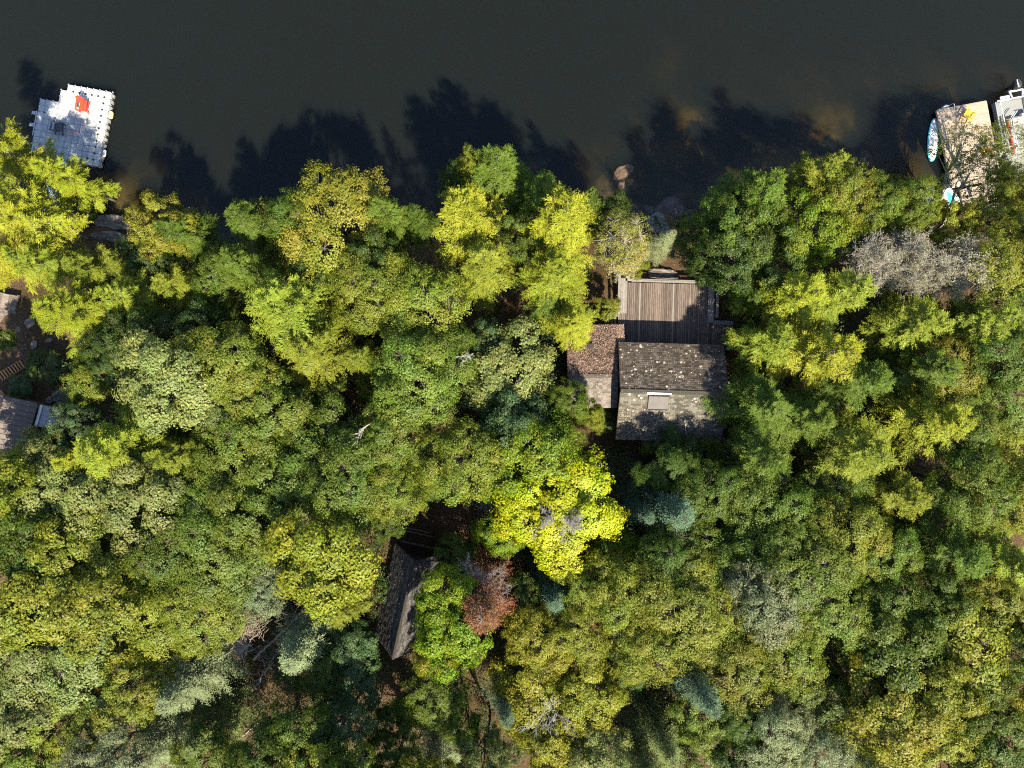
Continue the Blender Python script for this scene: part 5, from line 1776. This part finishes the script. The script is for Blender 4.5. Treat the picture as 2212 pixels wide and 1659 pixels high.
 ('birch', 1690, 1390, 82, 13, 'yg', 'yellow green birch between the leaning spruce and the golden lower right maple'),
 ('oak', 1745, 1490, 70, 12, 'mid', 'green tree with dark gaps below the yellow green birch on the right'),
 ('birch', 1660, 1580, 66, 12.5, 'silver', 'bluish grey green tree near the bottom on the right'),
 ('birch', 1745, 1610, 72, 13, 'silver', 'bluish grey green tree left of the corner spruce'),
 ('spruce', 1832, 1610, 42, 13.5, 'spruce', 'narrow blue spruce at the bottom edge on the right'),
 # ---- right edge
 ('birch', 1905, 440, 52, 10, 'olive', 'pale olive low tree right of the round light green shore tree'),
 ('birch', 1972, 448, 48, 10, 'olive', 'pale olive low tree left of the white paddleboard end'),
 ('oak', 2045, 488, 50, 10.5, 'lime', 'bright yellow green tree below the inflatable boat'),
 ('sparse', 2088, 312, 58, 7.5, 'yg', 'thin leaved birch covering the timber dock', (33.6, 13.3)),
 ('sparse', 2105, 378, 52, 7.5, 'olive', 'thin leaved birch over the inner end of the timber dock', (33.9, 12.4)),
 ('sparse', 2185, 310, 55, 8.5, 'yg', 'thin leaved birch over the motor boat', (36.8, 13.8)),
 ('birch', 2208, 412, 48, 12, 'yg', 'yellow green birch at the right edge below the motor boat'),
 ('birch', 2165, 480, 66, 12, 'yg', 'yellow green birch at the right edge level with the grey leafless tree top'),
 ('birch', 2180, 570, 78, 12.5, 'gold', 'golden olive birch at the right edge beside the grey leafless tree'),
 ('birch', 2150, 650, 66, 12.5, 'olive', 'olive birch at the right edge below the grey leafless tree'),
 ('hemlock', 1935, 705, 82, 13.5, 'yg', 'shaggy yellow green conifer below the grey leafless tree'),
 ('hemlock', 2055, 705, 85, 13.5, 'yg', 'feathery conifer lower right of the grey leafless tree'),
 ('hemlock', 1960, 800, 80, 13, 'mid', 'green conifer below the shaggy yellow green one'),
 ('birch', 2040, 800, 72, 12.5, 'gold', 'golden green birch right of the green conifer'),
 ('hemlock', 1975, 905, 92, 13.5, 'lime', 'bright lime conifer right of the pale olive feathery conifer'),
 ('birch', 2150, 760, 68, 12, 'mid', 'mid green tree at the right edge below the olive birch'),
 ('birch', 2165, 860, 72, 12, 'olive', 'olive tree at the right edge level with the bright lime conifer'),
 ('birch', 2080, 930, 66, 11.5, 'olive', 'dull olive tree right of the bright lime conifer'),
 ('birch', 2170, 970, 70, 12.5, 'gold', 'golden olive tree at the right edge below the dull olive one'),
 ('hemlock', 1905, 1060, 66, 12, 'yg', 'yellow green conifer below the pale olive feathery one, to its right'),
 ('hemlock', 2010, 1060, 62, 11.5, 'mid', 'dark green conifer below the bright lime conifer'),
 ('birch', 2100, 1050, 72, 12.5, 'olive', 'olive speckled tree right of the dark green conifer'),
 ('birch', 2185, 1080, 68, 12.5, 'gold', 'golden speckled tree at the right edge above the pale shaggy conifer'),
 ('hemlock', 2000, 1170, 85, 13, 'mid', 'shadowy left half conifer of the pale shaggy pair'),
 ('hemlock', 2110, 1195, 98, 14, 'yg', 'pale shaggy conifer with hanging sprays near the right edge'),
 ('birch', 1885, 1190, 62, 12.5, 'olive', 'olive tree left of the shadowy conifer'),
 ('birch', 1900, 1300, 70, 12.5, 'mid', 'green tree below the shadowy conifer'),
 ('oak', 2010, 1300, 66, 12.5, 'mid', 'green oak below the pale shaggy conifer'),
 ('oak', 2130, 1310, 75, 12.5, 'yg', 'yellow green oak at the right edge below the pale shaggy conifer'),
 ('maple', 1930, 1400, 92, 13.5, 'mid', 'broad green maple above the golden lower right maple'),
 ('maple', 2065, 1390, 98, 14, 'yg', 'large light green maple near the right edge, upper of two'),
 ('maple', 1930, 1515, 98, 14, 'gold', 'golden yellow green maple near the lower right'),
 ('maple', 2010, 1480, 72, 13, 'yg', 'light green maple between the golden one and the right edge'),
 ('maple', 1900, 1590, 80, 13, 'gold', 'golden maple at the bottom, lower of the golden pair'),
 ('oak', 2100, 1500, 66, 11.5, 'mid', 'green oak in the shade near the right edge'),
 ('maple', 2190, 1500, 52, 12.5, 'lime', 'lime yellow maple cut by the right edge near the bottom'),
 ('oak', 2185, 1400, 55, 12, 'mid', 'green oak cut by the right edge near the bottom'),
 ('oak', 2035, 1610, 70, 12, 'yg', 'yellow green oak at the bottom edge right of the golden pair'),
 ('oak', 2150, 1610, 80, 12.5, 'mid', 'green oak in the lower right corner'),
 ('maple', 1990, 1330, 40, 11, 'yg', 'small light tree on top of the broad green maple'),
]
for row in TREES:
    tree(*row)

# trees whose crowns stand just outside the frame but shade the lake in view
for (x, y, h, k_, lb) in ((-33.5, 9.0, 13, 'hemlock', 'conifer cut by the left edge, shading the water beside the floating dock'),
                          (33.5, 16.0, 14, 'birch', 'birch cut by the right edge below the motor boat')):
    pass

# ---- the big yellow maple with grey bare twigs
ym = broad(201, 4.1, 12.6, 5.2, 30, .17, 52000, 24, cr=.105, lobe_r=.27, irregular=.22, spread=.6)
p = W(1210, 1102, 9.6)
yt = empty('maple_tree', (p.x, p.y, gz(p.x, p.y)), 'brilliant yellow maple with grey bare twigs in its middle', 'tree', 'trees of the lakeside wood', rz=.6)
yz = (12.6 - gz(p.x, p.y)) / 12.6
yt.scale = (1, 1, yz)
mobj('trunk', ym['trunk'], yt)
yc = mobj('crown', ym['crown'], yt); yc.color = (*COLR['yellow'], 1)


def twig_mesh(segs, mat, sides=4, name='twigs'):
    V, F = tubes(segs, sides)
    return mesh_np(name, V, F, mat)


for (dx, dy, dz, l, sd) in ((-.1, .35, 10.9, 1.35, 1), (.5, -.1, 11.2, 1.0, 2), (-1.5, -.6, 10.4, .9, 3), (-.9, .2, 10.9, .8, 4)):
    sg = twiggy(300 + sd, l, 4, 2, .035, spread=.75, up=.2)
    R_ = Matrix.Rotation(-.6, 3, 'Z')
    q = R_ @ Vector((dx, dy, 0))
    mobj('bare_branch', twig_mesh(sg, M_grey_twig), yt, (q.x, q.y, dz))

# ---- rust red dead spruce
rs = conifer(211, 2.1, 11.5, 2.0, 120, droop=.03, el0=-.2, el1=.35, sh_len=.14, sh_w=.05, dens=1.0, power=.75, wr_tw=.42, flat=.7, bark=M_rust_twig, bare=.22, lo=.75)
p = W(1050, 1248, 6.0)
rt = empty('dead_spruce', (p.x, p.y, gz(p.x, p.y)), 'rust red dead spruce with grey twigs below the yellow maple', 'tree', 'trees of the lakeside wood', rz=1.0)
rt.scale = (1.32, 1.32, 1.02)
mobj('trunk', rs['trunk'], rt)
rc_ = mobj('crown', rs['crown'], rt); rc_.color = (*COLR['rust'], 1)
for sd, (x, y, z, l) in enumerate(((.3, .5, 5.5, 1.5), (-.4, .6, 5.0, 1.5), (.1, .2, 6.5, 1.3), (.5, -.2, 5.5, 1.4))):
    mobj('bare_branch', twig_mesh(twiggy(320 + sd, l, 4, 2, .03, spread=.9, up=-.05), M_rust_twig), rt, (x, y, z))

# ---- grey leafless lichen covered tree
def grey_tree(px, py, apex, sx, sy, seed, label, col):
    p = W(px, py, apex * .75)
    t = empty('leafless_tree', (p.x, p.y, gz(p.x, p.y)), label, 'tree', 'trees of the lakeside wood')
    z0 = gz(p.x, p.y)
    rng = np.random.default_rng(seed)
    segs, tips = [], []
    s_, tp = curve((0, 0, -.5), (0, 0, (apex - z0) * .55), .13, .07, 5, rng, .03); segs += s_
    for i in range(15):
        a = i * 2.4 + rng.normal(0, .3)
        rr = math.sqrt((i + .5) / 15)
        e = np.array([math.cos(a) * sx * rr * .8, math.sin(a) * sy * rr * .8, (apex - z0) * rng.uniform(.78, .95) * (1 - .18 * rr)])
        s_, bp = curve(tp[3 + i % 3], e, .05, .02, 4, rng, .06); segs += s_
        for b in bp[1:]:
            for j in range(8):
                d = nrm((rng.normal(0, 1, 3) * np.array([1, 1, .55]) + np.array([0, 0, .3]))[None])[0]
                l = rng.uniform(.5, 1.1)
                s2, bq = curve(b, b + d * l, .018, .009, 3, rng, .1); segs += s2
                for c in bq[1:]:
                    for q in range(6):
                        d2 = nrm((d * .6 + rng.normal(0, .75, 3))[None])[0]
                        l2 = rng.uniform(.18, .5)
                        segs.append(np.concatenate([c, c + d2 * l2, [.009, .005]])); tips.append(c + d2 * l2 * rng.uniform(.5, 1))
    mobj('trunk', twig_mesh(np.array(segs), M_grey_twig, 3, 'trunk'), t)
    tips = np.array(tips)
    n = int(len(tips) * 6.5)
    idx = rng.integers(0, len(tips), n)
    keep = rng.random(n) < np.clip(.25 + .35 * (tips[idx, 0] / sx) - .2 * (tips[idx, 1] / sy) + .4, .1, 1)
    idx = idx[keep]
    P = tips[idx] + rng.normal(0, .09, (len(idx), 3))
    V, F, t_, g_ = leaf_quads(P, rng.normal(0, .6, (len(idx), 3)) + np.array([[0, 0, 1.]]), rng.normal(0, 1, (len(idx), 3)), .09 * rng.uniform(.6, 1.3, len(idx)), .5,
                              rng.random(len(idx)), rng.random(len(idx)) * .9, rng)
    c = mobj('lichen', mesh_np('lichen', V, F, M_needle, attrs={'tint': t_, 'age': g_}), t)
    c.color = (*col, 1)
    return t


grey_tree(1950, 572, 12.5, 4.6, 2.5, 401, 'wide grey leafless tree crusted with pale lichen on the right', (.20, .185, .12))
grey_tree(2085, 580, 12.5, 2.2, 2.0, 402, 'pale lichen covered leafless tree right of the wide grey one', (.26, .25, .16))
grey_tree(1345, 540, 10.0, 1.0, 1.6, 403, 'grey twiggy bare tree inside the thin pale yellow tree', (.26, .22, .06))

# ---- fallen dead trunk with broken branches, twig piles, snags
def fallen(px0, py0, px1, py1, z0, z1, seed, label, name='fallen_trunk', r=.10, nbr=26, bl=.9, mat=None, side=1.0):
    a, b = W(px0, py0, z0), W(px1, py1, z1)
    rng = np.random.default_rng(seed)
    segs, pts = curve(tuple(a - a), tuple(b - a), r, r * .3, 9, rng, .012)
    for k in range(nbr):
        t = rng.uniform(.1, 1)
        i = min(int(t * 9), 8)
        q = pts[i] + (pts[i + 1] - pts[i]) * (t * 9 - i)
        d = nrm((rng.normal(0, 1, 3) * side + np.array([0, 0, .25]) + (np.array(b - a) / (b - a).length) * .5)[None])[0]
        l = bl * rng.uniform(.35, 1.3)
        s2, bp = curve(q, q + d * l, .022, .008, 3, rng, .08); segs += s2
        for c in range(3):
            d2 = nrm((d + rng.normal(0, .7, 3))[None])[0]
            segs.append(np.concatenate([bp[2], bp[2] + d2 * l * .5, [.012, .005]]))
    o = mobj(name, twig_mesh(np.array(segs), mat or M_dead_twig, 5, name), None, a)
    return props(o, label, 'fallen trunk')


fallen(548, 1425, 672, 1305, 6.0, 7.5, 1, 'long pale broken dead trunk slanting beside the silvery spruce', r=.11, nbr=34)
fallen(592, 1330, 612, 1290, 7.0, 8.5, 2, 'short upright dead stem above the long pale broken trunk', r=.05, nbr=22, bl=1.1)
fallen(540, 1500, 592, 1420, 3.5, 5.5, 3, 'grey dead trunk in the dark gap below the long pale one', r=.09, nbr=26, bl=.9, mat=M_grey_twig)
fallen(430, 1665, 560, 1560, 3.5, 4.5, 7, 'grey fallen trunk crossing the dark gap near the bottom', r=.12, nbr=10, bl=.8, mat=M_grey_twig)
fallen(290, 1600, 350, 1545, 4.0, 4.5, 8, 'brown fallen trunk under the outstretched blue grey fir', r=.14, nbr=6, bl=.6)


def pile(px, py, z, sx, sy, n, seed, label, mat):
    p = W(px, py, z)
    rng = np.random.default_rng(seed)
    segs = []
    for k in range(n):
        c = rng.normal(0, .42, 3) * np.array([sx, sy, .5])
        a = rng.normal(.6, .9)
        d = np.array([math.cos(a), math.sin(a), rng.normal(0, .3)])
        l = rng.uniform(.3, 1.0)
        segs.append(np.concatenate([c - d * l / 2, c + d * l / 2, [.02, .007]]))
    o = mobj('dead_branches', twig_mesh(np.array(segs), mat, 4, 'dead_branches'), None, p)
    return props(o, label, 'dead branches', 'dead branch heaps')


pile(533, 1350, 8.0, 1.3, 1.1, 200, 11, 'tangled brownish heap of dead twigs left of the long pale broken trunk', M_dead_twig)
pile(520, 1395, 7.0, .9, .9, 100, 12, 'lower grey tangle of dead twigs above the blue grey fir', M_grey_twig)
pile(1058, 1085, 6.5, .8, 1.1, 110, 13, 'fan of grey dead twigs on the left side of the yellow maple', M_grey_twig)
pile(985, 748, 8.0, .9, .5, 90, 14, 'brown bare twigs above the olive birches', M_dead_twig)


def snag(px, py, apex, seed, label, l=2.0, tilt=(0, 0), r=.05, mat=None, lev=4):
    p = W(px, py, apex - l)
    t = empty('dead_snag', (p.x, p.y, apex - l * 1.3), label, 'dead tree', 'bare snags')
    m_ = MB(); m_.tube([(0, 0, gz(p.x, p.y) - apex + l * 1.3 - .3), (0, 0, .02)], [.09, r], 6)
    m_.obj('trunk', mat or M_grey_twig, t, smooth=True)
    o = mobj('branches', twig_mesh(twiggy(seed, l, lev, 2, r, spread=.55, up=.05, fine=.55), mat or M_grey_twig, 5, 'branches'), t, rot=(tilt[0], tilt[1], 0))
    return t


snag(1198, 1545, 13.5, 501, 'bare grey snag with forked dead branches near the bottom centre', 2.4, (-.35, 0), .06, None, 3)
snag(808, 908, 12.9, 505, 'curved white dead branch poking out of the dark canopy', 1.15, (.3, -.9), .06, M_birchbark, 2)
snag(985, 770, 13.2, 507, 'small pale dead twig top in the brownish olive birch', .8, (.2, .5), .03, M_birchbark, 3)

# ------------------------------------------------------------------ undergrowth under and between the trees
rng = np.random.default_rng(900)
CLEAR = [(85, 715, 75), (60, 770, 60), (1125, 690, 40), (900, 1150, 50), (955, 1110, 42), (1275, 950, 48), (1430, 600, 55), (1000, 1110, 35), (240, 500, 60), (1290, 640, 40),
         (20, 800, 50), (1380, 590, 30)]
nplant = 4200
PX = rng.uniform(-33, 33, nplant); PY = rng.uniform(-27, 15, nplant)
PZ = ground_z(PX, PY)
ok = PZ > .25
for (px, py, r) in CLEAR:
    q = W(px, py, 2.2)
    ok &= (PX - q.x) ** 2 + (PY - q.y) ** 2 > (r / PXM * .95) ** 2
for (x0, x1, y0, y1) in ((7.0, 17.0, -4.6, 8.4), (3.8, 8.5, -2, 4.6)):
    ok &= ~((PX > x0) & (PX < x1) & (PY > y0) & (PY < y1))
shl = shed.matrix_basis.to_3x3()
sx_ = (PX - mid.x) * rdir.x + (PY - mid.y) * rdir.y
sy_ = -(PX - mid.x) * rdir.y + (PY - mid.y) * rdir.x
ok &= ~((np.abs(sx_) < rl / 2 + 1.6) & (np.abs(sy_) < 2.3))
hx_ = (PX - A.x) * hxd.x + (PY - A.y) * hxd.y
ok &= ~((hx_ < 2.2) & (PY < A.y + 1) & (PY > A.y - 6) & (PX < -25))
PX, PY, PZ = PX[ok], PY[ok], PZ[ok]
n = len(PX)
hh = rng.uniform(.4, 3.6, n)
ww = rng.uniform(.4, 1.1, n)
per = 80
idx = np.repeat(np.arange(n), per)
u = rng.random((n * per, 1))
off = rdirs(rng, n * per) * (rng.random((n * per, 1)) ** .5) * ww[idx][:, None]
P = np.stack([PX[idx], PY[idx], PZ[idx] + hh[idx] * (.35 + .65 * rng.random(n * per))], 1)
P[:, :2] += off[:, :2]; P[:, 2] += off[:, 2] * .35
V, F, t_, g_ = leaf_quads(P, np.array([[0, 0, .9]]) + rng.normal(0, .55, (len(P), 3)), rng.normal(0, 1, (len(P), 3)), .15 * rng.uniform(.6, 1.4, len(P)), .5,
                          np.clip(.5 * rng.random(n)[idx] + .5 * rng.random(len(P)), 0, 1), np.clip(rng.random(n)[idx] * .7 + .2 * rng.random(len(P)), 0, 1), rng)
ug = mobj('undergrowth', mesh_np('undergrowth', V, F, M_leaf, attrs={'tint': t_, 'age': g_}))
ug.color = (.045, .070, .018, 1)
props(ug, kind='stuff')
# fallen leaves and needles on the open soil
n = 9000
PX = rng.uniform(-33, 30, n); PY = rng.uniform(-22, 13, n); PZ = ground_z(PX, PY)
ok = PZ > .2
P = np.stack([PX, PY, PZ + .03], 1)[ok]
V, F, t_, g_ = leaf_quads(P, np.array([[0, 0, 1.]]) + rng.normal(0, .3, P.shape), rng.normal(0, 1, P.shape), .10 * rng.uniform(.5, 1.5, len(P)), .55, rng.random(len(P)), rng.random(len(P)) * .9, rng)
gl_ = mobj('leaf_litter', mesh_np('leaf_litter', V, F, M_litter, attrs={'tint': t_, 'age': g_}))
gl_.color = (.22, .12, .065, 1)
props(gl_, kind='stuff')
